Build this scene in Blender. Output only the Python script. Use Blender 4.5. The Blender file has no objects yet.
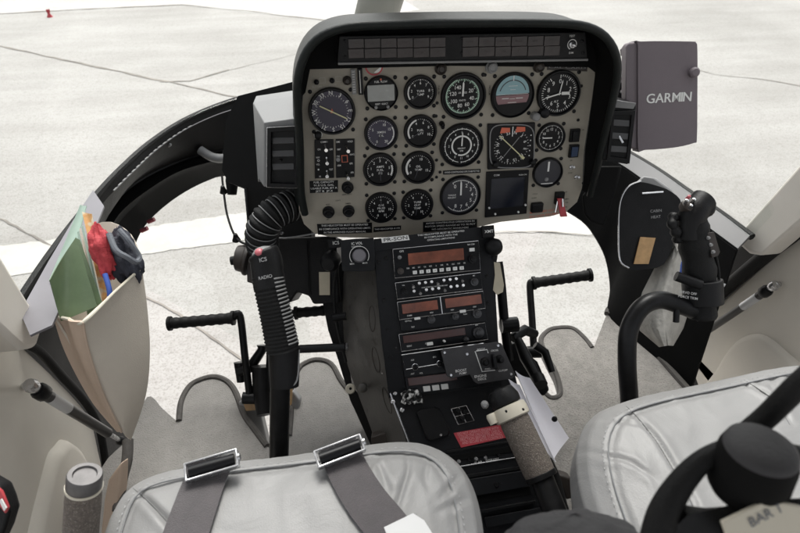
import bpy, bmesh, math, random
from mathutils import Vector, Matrix
from mathutils.geometry import tessellate_polygon
random.seed(7)
V = Vector
R = math.radians
scene = bpy.context.scene
COL = scene.collection

# ------------------------------------------------------------------ camera frame
CAM = V((-0.21, 0.0, 1.75)); F = 560.0
TH = R(38); PS = R(8)
RT = V((math.cos(PS), -math.sin(PS), 0))
FW = V((math.sin(PS)*math.cos(TH), math.cos(PS)*math.cos(TH), -math.sin(TH)))
UP = V((math.sin(PS)*math.sin(TH), math.cos(PS)*math.sin(TH), math.cos(TH)))
def ray(x, y): return FW + RT*((x-400)/F) + UP*((266.5-y)/F)
TS = 1.0
def at(x, y, t): return CAM + ray(x, y)*(t*TS)                 # at a depth
def atz(x, y, z): d = ray(x, y); return CAM + d*((z-CAM.z)/d.z)
def atx(x, y, X): d = ray(x, y); return CAM + d*((X-CAM.x)/d.x)
class Plane:
    def __init__(s, o, n):
        s.o = o; s.n = n.normalized(); s.x = (V((1,0,0)) - s.n*s.n.x).normalized(); s.y = s.n.cross(s.x).normalized()
    def off(s, h): return Plane(s.o + s.n*h, s.n)
    def hit(s, x, y):
        d = ray(x, y); return CAM + d*((s.o-CAM).dot(s.n)/d.dot(s.n))
    def uv(s, x, y): p = s.hit(x, y) - s.o; return (p.dot(s.x), p.dot(s.y))
    def w(s, u, v, h=0): return s.o + s.x*u + s.y*v + s.n*h
    def sc(s, x, y): return (s.hit(x+2, y)-s.hit(x-2, y)).length/4   # metres per pixel here

# ------------------------------------------------------------------ materials
def mat(name, col, rough=0.5, metal=0.0, var=0.0, vscale=20, bump=0.0, bscale=200, coat=0.0, spec=None, speck=None, sheen=0.0, emis=None, kind='noise', wear=None):
    m = bpy.data.materials.new(name); m.use_nodes = True
    nt = m.node_tree; N = nt.nodes; L = nt.links
    b = N['Principled BSDF']
    b.inputs['Roughness'].default_value = rough; b.inputs['Metallic'].default_value = metal
    if spec is None: spec = 0.20 if max(col) < 0.03 else 0.45
    b.inputs['Specular IOR Level'].default_value = spec
    b.inputs['Coat Weight'].default_value = coat; b.inputs['Coat Roughness'].default_value = 0.15
    b.inputs['Sheen Weight'].default_value = sheen
    c = (col[0], col[1], col[2], 1); b.inputs['Base Color'].default_value = c
    tc = N.new('ShaderNodeTexCoord'); out = None
    if var:
        n = N.new('ShaderNodeTexNoise'); n.inputs['Scale'].default_value = vscale; n.inputs['Detail'].default_value = 6; n.inputs['Roughness'].default_value = 0.65
        L.new(tc.outputs['Object'], n.inputs['Vector'])
        r = N.new('ShaderNodeValToRGB'); r.color_ramp.elements[0].position = 0.3; r.color_ramp.elements[1].position = 0.7
        r.color_ramp.elements[0].color = tuple(max(0, x*(1-var)) for x in col)+(1,)
        r.color_ramp.elements[1].color = tuple(min(1, x*(1+var)) for x in col)+(1,)
        L.new(n.outputs['Fac'], r.inputs['Fac']); out = r.outputs['Color']
        mr = N.new('ShaderNodeMapRange'); mr.inputs['To Min'].default_value = max(0.02, rough-0.1); mr.inputs['To Max'].default_value = min(1, rough+0.12)
        L.new(n.outputs['Fac'], mr.inputs['Value']); L.new(mr.outputs['Result'], b.inputs['Roughness'])
    if speck:   # (colour, scale, threshold)
        n = N.new('ShaderNodeTexNoise'); n.inputs['Scale'].default_value = speck[1]; n.inputs['Detail'].default_value = 2
        L.new(tc.outputs['Object'], n.inputs['Vector'])
        r = N.new('ShaderNodeValToRGB'); r.color_ramp.elements[0].position = speck[2]; r.color_ramp.elements[1].position = speck[2]+0.12
        r.color_ramp.elements[0].color = (0,0,0,1); r.color_ramp.elements[1].color = (1,1,1,1)
        L.new(n.outputs['Fac'], r.inputs['Fac'])
        mx = N.new('ShaderNodeMix'); mx.data_type = 'RGBA'
        mx.inputs[6].default_value = c; mx.inputs[7].default_value = tuple(speck[0])+(1,)
        if out: L.new(out, mx.inputs[6])
        L.new(r.outputs['Color'], mx.inputs[0]); out = mx.outputs[2]
    if out: L.new(out, b.inputs['Base Color'])
    if bump:
        if kind == 'leather':
            n = N.new('ShaderNodeTexVoronoi'); n.inputs['Scale'].default_value = bscale; o1 = n.outputs['Distance']
        else:
            n = N.new('ShaderNodeTexNoise'); n.inputs['Scale'].default_value = bscale; n.inputs['Detail'].default_value = 4; o1 = n.outputs['Fac']
        L.new(tc.outputs['Object'], n.inputs['Vector'])
        bp = N.new('ShaderNodeBump'); bp.inputs['Strength'].default_value = bump; bp.inputs['Distance'].default_value = 0.002
        L.new(o1, bp.inputs['Height']); L.new(bp.outputs['Normal'], b.inputs['Normal'])
        if kind == 'leather':
            n2 = N.new('ShaderNodeTexNoise'); n2.inputs['Scale'].default_value = 7; n2.inputs['Detail'].default_value = 5; n2.inputs['Distortion'].default_value = 1.2
            L.new(tc.outputs['Object'], n2.inputs['Vector'])
            b2 = N.new('ShaderNodeBump'); b2.inputs['Strength'].default_value = 0.35; b2.inputs['Distance'].default_value = 0.012
            L.new(n2.outputs['Fac'], b2.inputs['Height']); L.new(bp.outputs['Normal'], b2.inputs['Normal']); L.new(b2.outputs['Normal'], b.inputs['Normal'])
    if emis:
        b.inputs['Emission Color'].default_value = tuple(emis[0])+(1,); b.inputs['Emission Strength'].default_value = emis[1]
    return m
M = {}
M['face'] = mat('panel_paint', (0.30,0.275,0.228), 0.6, var=0.10, vscale=14, bump=0.12, bscale=900)
M['black'] = mat('black_plastic', (0.0075,0.0075,0.008), 0.42, var=0.3, vscale=30, bump=0.25, bscale=700)
M['bleather'] = mat('black_trim_vinyl', (0.0075,0.007,0.007), 0.5, var=0.25, vscale=12, bump=0.5, bscale=500)
M['hood'] = mat('hood_vinyl', (0.009,0.011,0.0105), 0.4, var=0.25, vscale=10, bump=0.35, bscale=800)
M['bmatte'] = mat('black_matte', (0.006,0.006,0.006), 0.75, spec=0.10, var=0.25, vscale=25)
M['bmetal'] = mat('black_metal', (0.012,0.012,0.0125), 0.35, metal=0.3, var=0.35, vscale=35, bump=0.1, bscale=400)
M['console'] = mat('console_black', (0.009,0.0095,0.011), 0.45, var=0.3, vscale=18, bump=0.2, bscale=900, speck=((0.09,0.09,0.09), 130, 0.74))
M['unit'] = mat('radio_face', (0.006,0.0065,0.008), 0.3, var=0.2, vscale=40)
M['dial'] = mat('dial_black', (0.0045,0.0045,0.0055), 0.4, coat=0.04)
M['dialp'] = mat('dial_violet', (0.026,0.022,0.045), 0.35, coat=0.06)
M['white'] = mat('marking_white', (0.72,0.72,0.70), 0.5)
M['green'] = mat('marking_green', (0.45,0.62,0.50), 0.5)
M['grey'] = mat('mid_grey', (0.22,0.22,0.22), 0.5, var=0.1)
M['ghousing'] = mat('grey_housing', (0.19,0.19,0.19), 0.42, var=0.06, vscale=12, bump=0.15, bscale=700)
M['gpsgrey'] = mat('device_grey', (0.155,0.130,0.142), 0.55, var=0.06, vscale=9, bump=0.25, bscale=1200)
M['steel'] = mat('steel', (0.55,0.55,0.56), 0.25, metal=0.9, var=0.12, vscale=50)
M['knobm'] = mat('knob_grey', (0.055,0.055,0.058), 0.32, metal=0.5, var=0.2)
M['lid'] = mat('box_lid_grey', (0.030,0.029,0.031), 0.5, var=0.35, vscale=25, bump=0.15, bscale=500)
M['slat'] = mat('louvre_grey', (0.06,0.06,0.062), 0.4)
M['dsteel'] = mat('brushed_dark_steel', (0.12,0.115,0.115), 0.45, metal=0.7, var=0.25, vscale=60)
M['letg'] = mat('worn_lettering', (0.42,0.42,0.42), 0.5)
M['chrome'] = mat('chrome', (0.8,0.8,0.8), 0.13, metal=1.0)
M['amber'] = mat('amber_lcd', (0.20,0.053,0.026), 0.3, var=0.55, vscale=22, coat=0.5)
M['amberd'] = mat('amber_lcd_dark', (0.05,0.011,0.007), 0.3, var=0.25, vscale=60, coat=0.4)
M['lcd'] = mat('grey_lcd', (0.30,0.31,0.30), 0.25, var=0.08, vscale=40, coat=0.5)
M['red'] = mat('red_placard', (0.50,0.055,0.070), 0.45, var=0.15, vscale=40)
M['redp'] = mat('red_paint', (0.42,0.05,0.06), 0.4, var=0.1)
M['redtxt'] = mat('red_lettering', (0.50,0.12,0.07), 0.5)
M['pink'] = mat('pink_red_cap', (0.42,0.10,0.12), 0.4)
M['orange'] = mat('orange_flag', (0.60,0.13,0.07), 0.5)
M['skyblue'] = mat('horizon_sky', (0.22,0.38,0.42), 0.4, coat=0.3)
M['earth'] = mat('horizon_earth', (0.21,0.11,0.12), 0.4, coat=0.3)
M['blueb'] = mat('blue_button', (0.02,0.04,0.09), 0.3, coat=0.4)
M['yellow'] = mat('needle_yellow', (0.60,0.58,0.35), 0.5)
M['carpet'] = mat('carpet', (0.225,0.215,0.203), 0.95, var=0.10, vscale=45, bump=1.0, bscale=420, sheen=0.3, speck=((0.14,0.133,0.125), 420, 0.60))
M['carpetr'] = mat('worn_carpet', (0.215,0.203,0.188), 0.95, var=0.20, vscale=40, bump=1.0, bscale=260, sheen=0.3, speck=((0.12,0.112,0.10), 330, 0.57))
M['piping'] = mat('carpet_binding', (0.08,0.074,0.069), 0.85, var=0.2, vscale=80, bump=0.8, bscale=700)
M['leather'] = mat('seat_leather', (0.208,0.206,0.204), 0.45, var=0.04, vscale=6, bump=0.10, bscale=650, kind='leather')
M['seam'] = mat('seam_thread', (0.11,0.11,0.11), 0.8)
M['stitchw'] = mat('white_thread', (0.27,0.27,0.27), 0.8)
M['web'] = mat('seatbelt_webbing', (0.060,0.052,0.055), 0.7, var=0.2, vscale=40, bump=0.6, bscale=900, sheen=0.4)
M['webl'] = mat('webbing_stripe', (0.105,0.088,0.095), 0.7, bump=0.6, bscale=900, sheen=0.4)
M['cream'] = mat('door_cream', (0.66,0.62,0.55), 0.5, var=0.05, vscale=5, bump=0.15, bscale=500)
M['post'] = mat('post_cream', (0.66,0.62,0.56), 0.45, var=0.05, vscale=5, bump=0.1, bscale=500)
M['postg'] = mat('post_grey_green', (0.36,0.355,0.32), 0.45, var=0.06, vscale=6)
M['cupg'] = mat('ear_foam', (0.035,0.034,0.036), 0.7, bump=0.3, bscale=300)
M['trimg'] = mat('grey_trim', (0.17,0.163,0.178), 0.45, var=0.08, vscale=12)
M['vinyl'] = mat('beige_vinyl', (0.60,0.54,0.46), 0.55, var=0.06, vscale=8, bump=0.3, bscale=600)
M['vinylb'] = mat('tan_gusset', (0.52,0.40,0.31), 0.6, var=0.08, vscale=10, bump=0.3, bscale=600)
M['canvas'] = mat('canvas_pocket', (0.44,0.425,0.39), 0.8, var=0.25, vscale=25, bump=0.7, bscale=120)
M['tan'] = mat('console_side_paint', (0.070,0.066,0.060), 0.42, var=0.45, vscale=9, bump=0.2, bscale=200, speck=((0.04,0.035,0.03), 45, 0.62))
M['foam'] = mat('foam_grip', (0.125,0.105,0.090), 0.95, var=0.3, vscale=200, bump=1.0, bscale=500, speck=((0.24,0.215,0.19), 520, 0.56))
M['ivory'] = mat('ivory_plastic', (0.55,0.51,0.42), 0.4, var=0.04)
M['paper'] = mat('white_paper', (0.64,0.63,0.68), 0.7, var=0.04, vscale=8)
M['paperw'] = mat('bright_paper', (0.55,0.55,0.55), 0.7)
M['gpale'] = mat('pale_green_sleeve', (0.36,0.47,0.40), 0.3, var=0.1, coat=0.3)
M['gdark'] = mat('green_folder', (0.115,0.165,0.090), 0.4, var=0.3, vscale=9, coat=0.2)
M['chart'] = mat('orange_chart', (0.62,0.33,0.12), 0.6, var=0.3, vscale=50, speck=((0.62,0.55,0.40), 70, 0.52))
M['redf'] = mat('red_cloth', (0.45,0.045,0.055), 0.75, var=0.2, vscale=20, bump=0.6, bscale=400)
M['navy'] = mat('navy_cloth', (0.030,0.032,0.045), 0.8, var=0.3, vscale=25, bump=0.7, bscale=400)
M['gcloth'] = mat('grey_rim_cloth', (0.14,0.15,0.17), 0.8, bump=0.5, bscale=400)
M['bluec'] = mat('blue_cloth', (0.05,0.11,0.42), 0.7, var=0.2)
M['clothg'] = mat('pale_grey_packet', (0.45,0.52,0.58), 0.5, var=0.1)
M['wood'] = mat('tan_label', (0.42,0.26,0.12), 0.5, var=0.2, vscale=50)
M['label'] = mat('buff_label', (0.45,0.40,0.30), 0.6, var=0.1)
M['strut'] = mat('strut_black', (0.03,0.028,0.027), 0.3, var=0.2)
M['rubber'] = mat('rubber_grip', (0.0085,0.0085,0.0085), 0.6, bump=0.4, bscale=500)
M['trimr'] = mat('shaded_grey_trim', (0.12,0.118,0.12), 0.5, var=0.12, vscale=9)  # separate, darker grey for the right sill trim
M['shell'] = mat('cabin_lining', (0.42,0.41,0.39), 0.7, var=0.05)
M['floorm'] = mat('floor_paint', (0.10,0.09,0.08), 0.7, var=0.2)
M['bakel'] = mat('brown_black', (0.035,0.028,0.024), 0.45, var=0.3)
M['dialg'] = mat('slate_dial', (0.030,0.030,0.037), 0.38, coat=0.06)

def glass_mat():
    m = bpy.data.materials.new('clear_acrylic'); m.use_nodes = True
    nt = m.node_tree; N = nt.nodes; L = nt.links; N.clear()
    o = N.new('ShaderNodeOutputMaterial'); mx = N.new('ShaderNodeMixShader'); t = N.new('ShaderNodeBsdfTransparent'); g = N.new('ShaderNodeBsdfGlossy')
    t.inputs['Color'].default_value = (0.97,0.98,0.975,1); g.inputs['Roughness'].default_value = 0.02
    mx.inputs[0].default_value = 0.014; L.new(t.outputs[0], mx.inputs[1]); L.new(g.outputs[0], mx.inputs[2]); L.new(mx.outputs[0], o.inputs[0])
    return m
M['glass'] = glass_mat()
M['lens'] = mat('warning_lens', (0.036,0.028,0.027), 0.3, var=0.3, vscale=30, coat=0.2)

def concrete(name, c0, c1):
    m = bpy.data.materials.new(name); m.use_nodes = True
    nt = m.node_tree; N = nt.nodes; L = nt.links; b = N['Principled BSDF']; b.inputs['Roughness'].default_value = 0.85
    tc = N.new('ShaderNodeTexCoord')
    def noise(s, d, sc=None):
        n = N.new('ShaderNodeTexNoise'); n.inputs['Scale'].default_value = s; n.inputs['Detail'].default_value = d; n.inputs['Roughness'].default_value = 0.6
        if sc:
            mp = N.new('ShaderNodeMapping'); mp.inputs['Scale'].default_value = sc; mp.inputs['Rotation'].default_value = (0,0,0.35)
            L.new(tc.outputs['Object'], mp.inputs['Vector']); L.new(mp.outputs['Vector'], n.inputs['Vector'])
        else: L.new(tc.outputs['Object'], n.inputs['Vector'])
        return n
    big = noise(0.55, 7); streak = noise(1.0, 6, (0.6, 4.0, 1)); fine = noise(95, 3); pit = noise(28, 4)
    def ramp(src, p0, p1, a, bb):
        r = N.new('ShaderNodeValToRGB'); r.color_ramp.elements[0].position = p0; r.color_ramp.elements[1].position = p1
        r.color_ramp.elements[0].color = a; r.color_ramp.elements[1].color = bb; L.new(src.outputs['Fac'], r.inputs['Fac']); return r.outputs['Color']
    def mul(a, bb, f):
        x = N.new('ShaderNodeMix'); x.data_type = 'RGBA'; x.blend_type = 'MULTIPLY'; x.inputs[0].default_value = f; L.new(a, x.inputs[6]); L.new(bb, x.inputs[7]); return x.outputs[2]
    base = ramp(big, 0.3, 0.7, c0+(1,), c1+(1,))
    base = mul(base, ramp(streak, 0.35, 0.62, (0.80,0.79,0.78,1), (1,1,1,1)), 0.6)
    base = mul(base, ramp(fine, 0.36, 0.50, (0.62,0.60,0.58,1), (1,1,1,1)), 0.6)
    base = mul(base, ramp(pit, 0.30, 0.50, (0.74,0.73,0.71,1), (1,1,1,1)), 0.6)
    L.new(base, b.inputs['Base Color'])
    bp = N.new('ShaderNodeBump'); bp.inputs['Strength'].default_value = 0.5; bp.inputs['Distance'].default_value = 0.004
    L.new(fine.outputs['Fac'], bp.inputs['Height']); L.new(bp.outputs['Normal'], b.inputs['Normal'])
    return m
M['concrete'] = concrete('apron_concrete', (0.30,0.290,0.272), (0.425,0.414,0.394))
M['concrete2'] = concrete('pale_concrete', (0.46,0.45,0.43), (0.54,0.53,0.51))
M['stripe'] = mat('worn_white_paint', (0.45,0.435,0.40), 0.7, var=0.12, vscale=6, speck=((0.50,0.48,0.45), 40, 0.62))
M['joint'] = mat('joint_filler', (0.235,0.215,0.19), 0.9, var=0.4, vscale=3)

# ------------------------------------------------------------------ mesh builder
ORG = {}
class MB:
    def __init__(s): s.v = []; s.f = []; s.mi = []; s.cur = 0
    def add(s, vs, fs):
        b = len(s.v); s.v += [V(p) for p in vs]; s.f += [tuple(b+i for i in f) for f in fs]; s.mi += [s.cur]*len(fs); return s
    def poly(s, pts): return s.add(pts, [tuple(range(len(pts)))])
    def cap(s, pts, flip=False):
        tr = tessellate_polygon([[V(p) for p in pts]])
        return s.add(pts, [tuple(reversed(t)) if flip else tuple(t) for t in tr])
    def prism(s, pts, vec):
        n = len(pts); vec = V(vec); a = [V(p) for p in pts]; b = [p+vec for p in a]
        bi = len(s.v); tr = tessellate_polygon([a])
        fs = [tuple(t) for t in tr] + [tuple(n+i for i in reversed(t)) for t in tr]
        fs += [(i, (i+1) % n, n+(i+1) % n, n+i) for i in range(n)]
        return s.add(a+b, fs)
    def ngon(s, pts, vec):      # convex prism with n-gon caps (bevels well)
        n = len(pts); vec = V(vec); a = [V(p) for p in pts]; b = [p+vec for p in a]
        return s.add(a+b, [tuple(reversed(range(n))), tuple(range(n, 2*n))] + [(i, (i+1) % n, n+(i+1) % n, n+i) for i in range(n)])
    def tube(s, pts, r, seg=12, cap=True, flat=None):
        pts = [V(p) for p in pts]; n = len(pts); rs = r if isinstance(r, (list, tuple)) else [r]*n
        T = [(pts[min(i+1, n-1)]-pts[max(i-1, 0)]).normalized() for i in range(n)]
        a = V((0,0,1)) if abs(T[0].z) < 0.9 else V((1,0,0)); nx = (a - T[0]*a.dot(T[0])).normalized(); vs = []
        for i in range(n):
            nx = (nx - T[i]*nx.dot(T[i])).normalized(); ny = T[i].cross(nx)
            for k in range(seg):
                an = 2*math.pi*k/seg; vs.append(pts[i] + (nx*math.cos(an)+ny*math.sin(an))*rs[i])
        fs = [(i*seg+k, i*seg+(k+1) % seg, (i+1)*seg+(k+1) % seg, (i+1)*seg+k) for i in range(n-1) for k in range(seg)]
        if cap: fs += [tuple(reversed(range(seg))), tuple((n-1)*seg+k for k in range(seg))]
        return s.add(vs, fs)
    def lathe(s, c, ax, prof, seg=32):
        ax = V(ax).normalized(); a = V((0,0,1)) if abs(ax.z) < 0.9 else V((1,0,0))
        nx = (a-ax*a.dot(ax)).normalized(); ny = ax.cross(nx); vs = []
        for (r, h) in prof:
            for k in range(seg):
                an = 2*math.pi*k/seg; vs.append(V(c)+ax*h+(nx*math.cos(an)+ny*math.sin(an))*max(r, 1e-5))
        n = len(prof)
        fs = [(i*seg+k, i*seg+(k+1) % seg, (i+1)*seg+(k+1) % seg, (i+1)*seg+k) for i in range(n-1) for k in range(seg)]
        fs += [tuple(reversed(range(seg))), tuple((n-1)*seg+k for k in range(seg))]
        return s.add(vs, fs)
    def grid(s, rows, closed=False):
        n = len(rows[0]); vs = [p for r_ in rows for p in r_]; m = n if closed else n-1
        return s.add(vs, [(i*n+k, i*n+(k+1) % n, (i+1)*n+(k+1) % n, (i+1)*n+k) for i in range(len(rows)-1) for k in range(m)])
    def slab(s, rows, th):      # a sheet with real thickness
        n = len(rows[0]); m = len(rows); nr = [[None]*n for _ in rows]
        for i in range(m):
            for k in range(n):
                a = rows[min(i+1, m-1)][k]-rows[max(i-1, 0)][k]; b = rows[i][min(k+1, n-1)]-rows[i][max(k-1, 0)]
                nr[i][k] = a.cross(b).normalized()
        low = [[rows[i][k]+nr[i][k]*th for k in range(n)] for i in range(m)]
        per = [(0, k) for k in range(n)]+[(i, n-1) for i in range(1, m)]+[(m-1, k) for k in range(n-2, -1, -1)]+[(i, 0) for i in range(m-2, 0, -1)]
        s.grid(rows); s.grid(low); s.grid([[rows[i][k] for i, k in per], [low[i][k] for i, k in per]], closed=True); return s
    def build(s, name, mats, parent=None, bevel=0.0, smooth=40, sub=0, seg=3):
        me = bpy.data.meshes.new(name)
        o0 = ORG.get(parent.name, V((0,0,0))) if parent else V((0,0,0))
        me.from_pydata([tuple(p-o0) for p in s.v], [], s.f)
        ms = mats if isinstance(mats, (list, tuple)) else [mats]
        for m in ms: me.materials.append(m if not isinstance(m, str) else M[m])
        for p, i in zip(me.polygons, s.mi): p.material_index = i
        bm = bmesh.new(); bm.from_mesh(me)
        bmesh.ops.remove_doubles(bm, verts=bm.verts, dist=1e-6)
        bmesh.ops.recalc_face_normals(bm, faces=bm.faces); bm.to_mesh(me); bm.free()
        for p in me.polygons: p.use_smooth = True
        if not sub: me.set_sharp_from_angle(angle=R(smooth))
        o = bpy.data.objects.new(name, me); COL.objects.link(o)
        ORG[o.name] = o0
        if parent: o.parent = parent
        if bevel:
            b = o.modifiers.new('bevel', 'BEVEL'); b.width = bevel; b.segments = seg; b.limit_method = 'ANGLE'; b.angle_limit = R(35); b.harden_normals = False
        if sub:
            b = o.modifiers.new('sub', 'SUBSURF'); b.levels = sub; b.render_levels = sub
        return o
def thing(name, label, cat, loc, group=None):
    o = bpy.data.objects.new(name, None); COL.objects.link(o); o.location = loc; o.empty_display_size = 0.05
    o['label'] = label; o['category'] = cat
    if group: o['group'] = group
    ORG[o.name] = V(loc); return o
def tag(o, label, cat, group=None):
    o['label'] = label; o['category'] = cat
    if group: o['group'] = group
    return o
def struct(o): o['kind'] = 'structure'; return o
def recentre(o):    # give a single-mesh thing an origin at its own base
    me = o.data; c = sum((v.co for v in me.vertices), V())/len(me.vertices); c.z = min(v.co.z for v in me.vertices)
    me.transform(Matrix.Translation(-c)); o.location = c; return o

def cr(pts, n=8, closed=False):      # Catmull-Rom through points (any dimension Vector)
    P = [V(p) for p in pts]; out = []; m = len(P)
    rng = range(m) if closed else range(m-1)
    for i in rng:
        if closed: a, b, c, d = P[i-1], P[i], P[(i+1) % m], P[(i+2) % m]
        else: a, b, c, d = P[max(i-1, 0)], P[i], P[i+1], P[min(i+2, m-1)]
        for k in range(n):
            t = k/n; out.append(0.5*((2*b)+(c-a)*t+(2*a-5*b+4*c-d)*t*t+(3*b-a-3*c+d)*t**3))
    if not closed: out.append(P[-1])
    return out
def resample(pts, n, smooth=True):
    P = cr(pts, 8) if smooth else [V(p) for p in pts]
    L = [0]
    for i in range(1, len(P)): L.append(L[-1]+(P[i]-P[i-1]).length)
    out = []; j = 0
    for k in range(n):
        d = L[-1]*k/(n-1)
        while j < len(P)-2 and L[j+1] < d: j += 1
        t = (d-L[j])/max(L[j+1]-L[j], 1e-9); out.append(P[j].lerp(P[j+1], min(max(t, 0), 1)))
    return out
def spl(px, n=6, closed=False): return [(p.x, p.y) for p in cr([V((a, b, 0)) for a, b in px], n, closed)]

# text as flat mesh
TC = {}
def text2d(s):
    if s in TC: return TC[s]
    c = bpy.data.curves.new('t', 'FONT'); c.body = s; c.size = 1.0; c.align_x = 'CENTER'; c.align_y = 'CENTER'; c.resolution_u = 3; c.offset = 0.006
    o = bpy.data.objects.new('t', c); me = bpy.data.meshes.new_from_object(o)
    r = ([(v.co.x, v.co.y) for v in me.vertices], [tuple(p.vertices) for p in me.polygons])
    bpy.data.objects.remove(o); bpy.data.meshes.remove(me); bpy.data.curves.remove(c)
    TC[s] = r; return r
def put_text(mb, s, pl, u, v, h, size, width=None, ang=0, xs=1.0, flip=False):
    vs, fs = text2d(s)
    if not vs: return
    x0 = min(a for a, b in vs); x1 = max(a for a, b in vs); sx = size*xs
    if width: sx = width/(x1-x0)
    ca, sa = math.cos(ang), math.sin(ang); cx = (x0+x1)/2
    out = []
    for a, b in vs:
        X = (a-cx)*sx; Y = b*size; out.append(pl.w(u+X*ca-Y*sa, v+X*sa+Y*ca, h))
    mb.add(out, fs)
def quad(mb, pl, u, v, w, hgt, h, ang=0):
    ca, sa = math.cos(ang), math.sin(ang)
    mb.poly([pl.w(u+x*ca-y*sa, v+x*sa+y*ca, h) for x, y in ((-w/2,-hgt/2),(w/2,-hgt/2),(w/2,hgt/2),(-w/2,hgt/2))])
def pbox(mb, pl, u, v, w, hgt, h0, h1, ang=0):
    ca, sa = math.cos(ang), math.sin(ang)
    mb.ngon([pl.w(u+x*ca-y*sa, v+x*sa+y*ca, h0) for x, y in ((-w/2,-hgt/2),(w/2,-hgt/2),(w/2,hgt/2),(-w/2,hgt/2))], pl.n*(h1-h0))
def tick(mb, pl, u, v, r0, r1, deg, w, h):     # deg clockwise from up
    a = R(deg); d = (math.sin(a), math.cos(a)); n = (d[1], -d[0])
    mb.poly([pl.w(u+d[0]*r+n[0]*s*w/2, v+d[1]*r+n[1]*s*w/2, h) for r, s in ((r0,-1),(r0,1),(r1,1),(r1,-1))])
def disc(mb, pl, u, v, r, h, seg=40, a0=0, a1=360, r0=0):
    A = [R(a0+(a1-a0)*k/seg) for k in range(seg+1)]
    if r0: mb.grid([[pl.w(u+math.sin(a)*q, v+math.cos(a)*q, h) for a in A] for q in (r0, r)])
    else: mb.poly([pl.w(u+math.sin(a)*r, v+math.cos(a)*r, h) for a in A[:-1 if a1-a0 >= 360 else None]])

# ================================================================== SETTING
g = MB(); S = 300
g.poly([(-S,-S,0),(S,-S,0),(S,S,0),(-S,S,0)])
def ribbon(px, w, z, jit=0.012, step=0.12):
    P = [atz(x, y, 0) for x, y in px]; out = []
    for a, b in zip(P, P[1:]):
        k = max(1, int((b-a).length/step))
        for i in range(k): out.append(a.lerp(b, i/k))
    out.append(P[-1]); rows = [[], []]
    for i, p in enumerate(out):
        d = (out[min(i+1, len(out)-1)]-out[max(i-1, 0)]).normalized(); n = V((-d.y, d.x, 0)); q = p + n*random.uniform(-jit, jit); ww = w*random.uniform(0.35, 1.3)
        rows[0].append(V((q.x, q.y, z))+n*ww/2); rows[1].append(V((q.x, q.y, z))-n*ww/2)
    g.grid(rows)
g.cur = 1
ribbon([(-90,30),(0,46),(45,56),(110,70),(168,82)], 0.030, 0.004, 0.01)
ribbon([(168,82),(225,95),(300,110)], 0.018, 0.004, 0.01)
ribbon([(160,82),(190,81),(212,75),(230,70)], 0.020, 0.0042, 0.012)
ribbon([(230,70),(290,56),(330,44)], 0.008, 0.004, 0.012)
ribbon([(-120,18),(0,14),(90,9),(180,5)], 0.040, 0.004, 0.01)
ribbon([(180,5),(235,10),(285,16),(330,21),(352,25)], 0.022, 0.004, 0.015)
ribbon([(-30,205),(5,221),(45,243),(90,268)], 0.012, 0.004, 0.004, 0.05)
ribbon([(120,282),(145,296),(180,315),(228,350),(275,382)], 0.011, 0.004, 0.004, 0.05)
ribbon([(690,68),(715,75),(760,79),(800,86),(900,104)], 0.012, 0.004, 0.008)
ribbon([(470,234),(500,232),(545,232),(600,237)], 0.006, 0.0062, 0.003, 0.05)
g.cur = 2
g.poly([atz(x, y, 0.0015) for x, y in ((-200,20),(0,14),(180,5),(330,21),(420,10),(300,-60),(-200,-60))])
ground = struct(g.build('ground', ['concrete','joint','concrete2']))
def ragged(px, z=0.003):
    P=[atz(x,y,z) for x,y in px]; out=[]
    for i,a in enumerate(P):
        b=P[(i+1)%len(P)]; k=max(2,int((b-a).length/0.03)); out+= [a.lerp(b,j/k)+V((random.uniform(-.006,.006),random.uniform(-.008,.008),0)) for j in range(k)]
    s.cap(out)
s = MB()
ragged([(x, y) for x, y in ((-80,290),(145,254),(245,240),(330,230),(330,202),(220,216),(140,228),(-80,256))])
struct(s.build('painted_stripe', 'stripe'))
s = MB(); ragged([(x, y) for x, y in ((470,235),(500,233),(545,232),(640,238),(640,200),(470,196))])
struct(s.build('painted_stripe', 'stripe'))
# little red marker far out on the apron
mk = MB(); p = atz(50, 17, 0); mk.lathe(p, (0,0,1), [(0.035,0),(0.028,0.012),(0.016,0.03),(0.014,0.05)], 16); mk.ngon([p+V((-0.02,0,0.05)), p+V((0.02,0,0.05)), p+V((0.024,0,0.085)), p+V((-0.02,0,0.08))], (0,0.006,0))
tag(recentre(mk.build('ground_marker', 'redp')), 'tiny red marker standing alone on the pale concrete apron', 'marker')

FL = 1.75-1.03      # floor height
f = MB(); f.ngon([V((-0.70,-0.9,FL-0.04)), V((0.70,-0.9,FL-0.04)), V((0.70,0.66,FL-0.04)), V((-0.70,0.66,FL-0.04))], (0,0,0.034))
struct(f.build('floor', 'floorm'))

# unseen roof slab, added to shade the seats and cockpit
sh = thing('cabin_shell', 'unseen grey lined roof added to shade the front seats', 'shade roof', (0,0.1,1.9))
r_ = MB(); rows = []
for i in range(9):
    y = -0.45+i*0.13; rows.append([V((x, y, 2.02-0.12*(x/0.72)**4-(0.10*((i-5)/3)**2 if i > 5 else 0))) for x in [(-0.74+1.48*k/12) for k in range(13)]])
r_.slab(rows, 0.03); r_.build('roof', 'shell', sh)

# ================================================================== CARPETS
def sheet(name, px, z, th, m, label, cat, bind=None, parent=None):
    P = [atz(x, y, z) for x, y in spl(px, 4, True)]
    mb = MB(); mb.prism(P, (0,0,-th)); o = mb.build(name, m, parent)
    return o
def binding(px, z, r, parent, name='edge_binding', m='piping'):
    mb = MB(); mb.tube([atz(x, y, z) for x, y in spl(px, 8)], r, 8); return mb.build(name, m, parent)
cl = thing('floor_carpet', 'light grey carpet with two rounded lobes under the left pedals', 'carpet', (-0.4,0.6,FL), 'footwell carpets')
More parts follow.
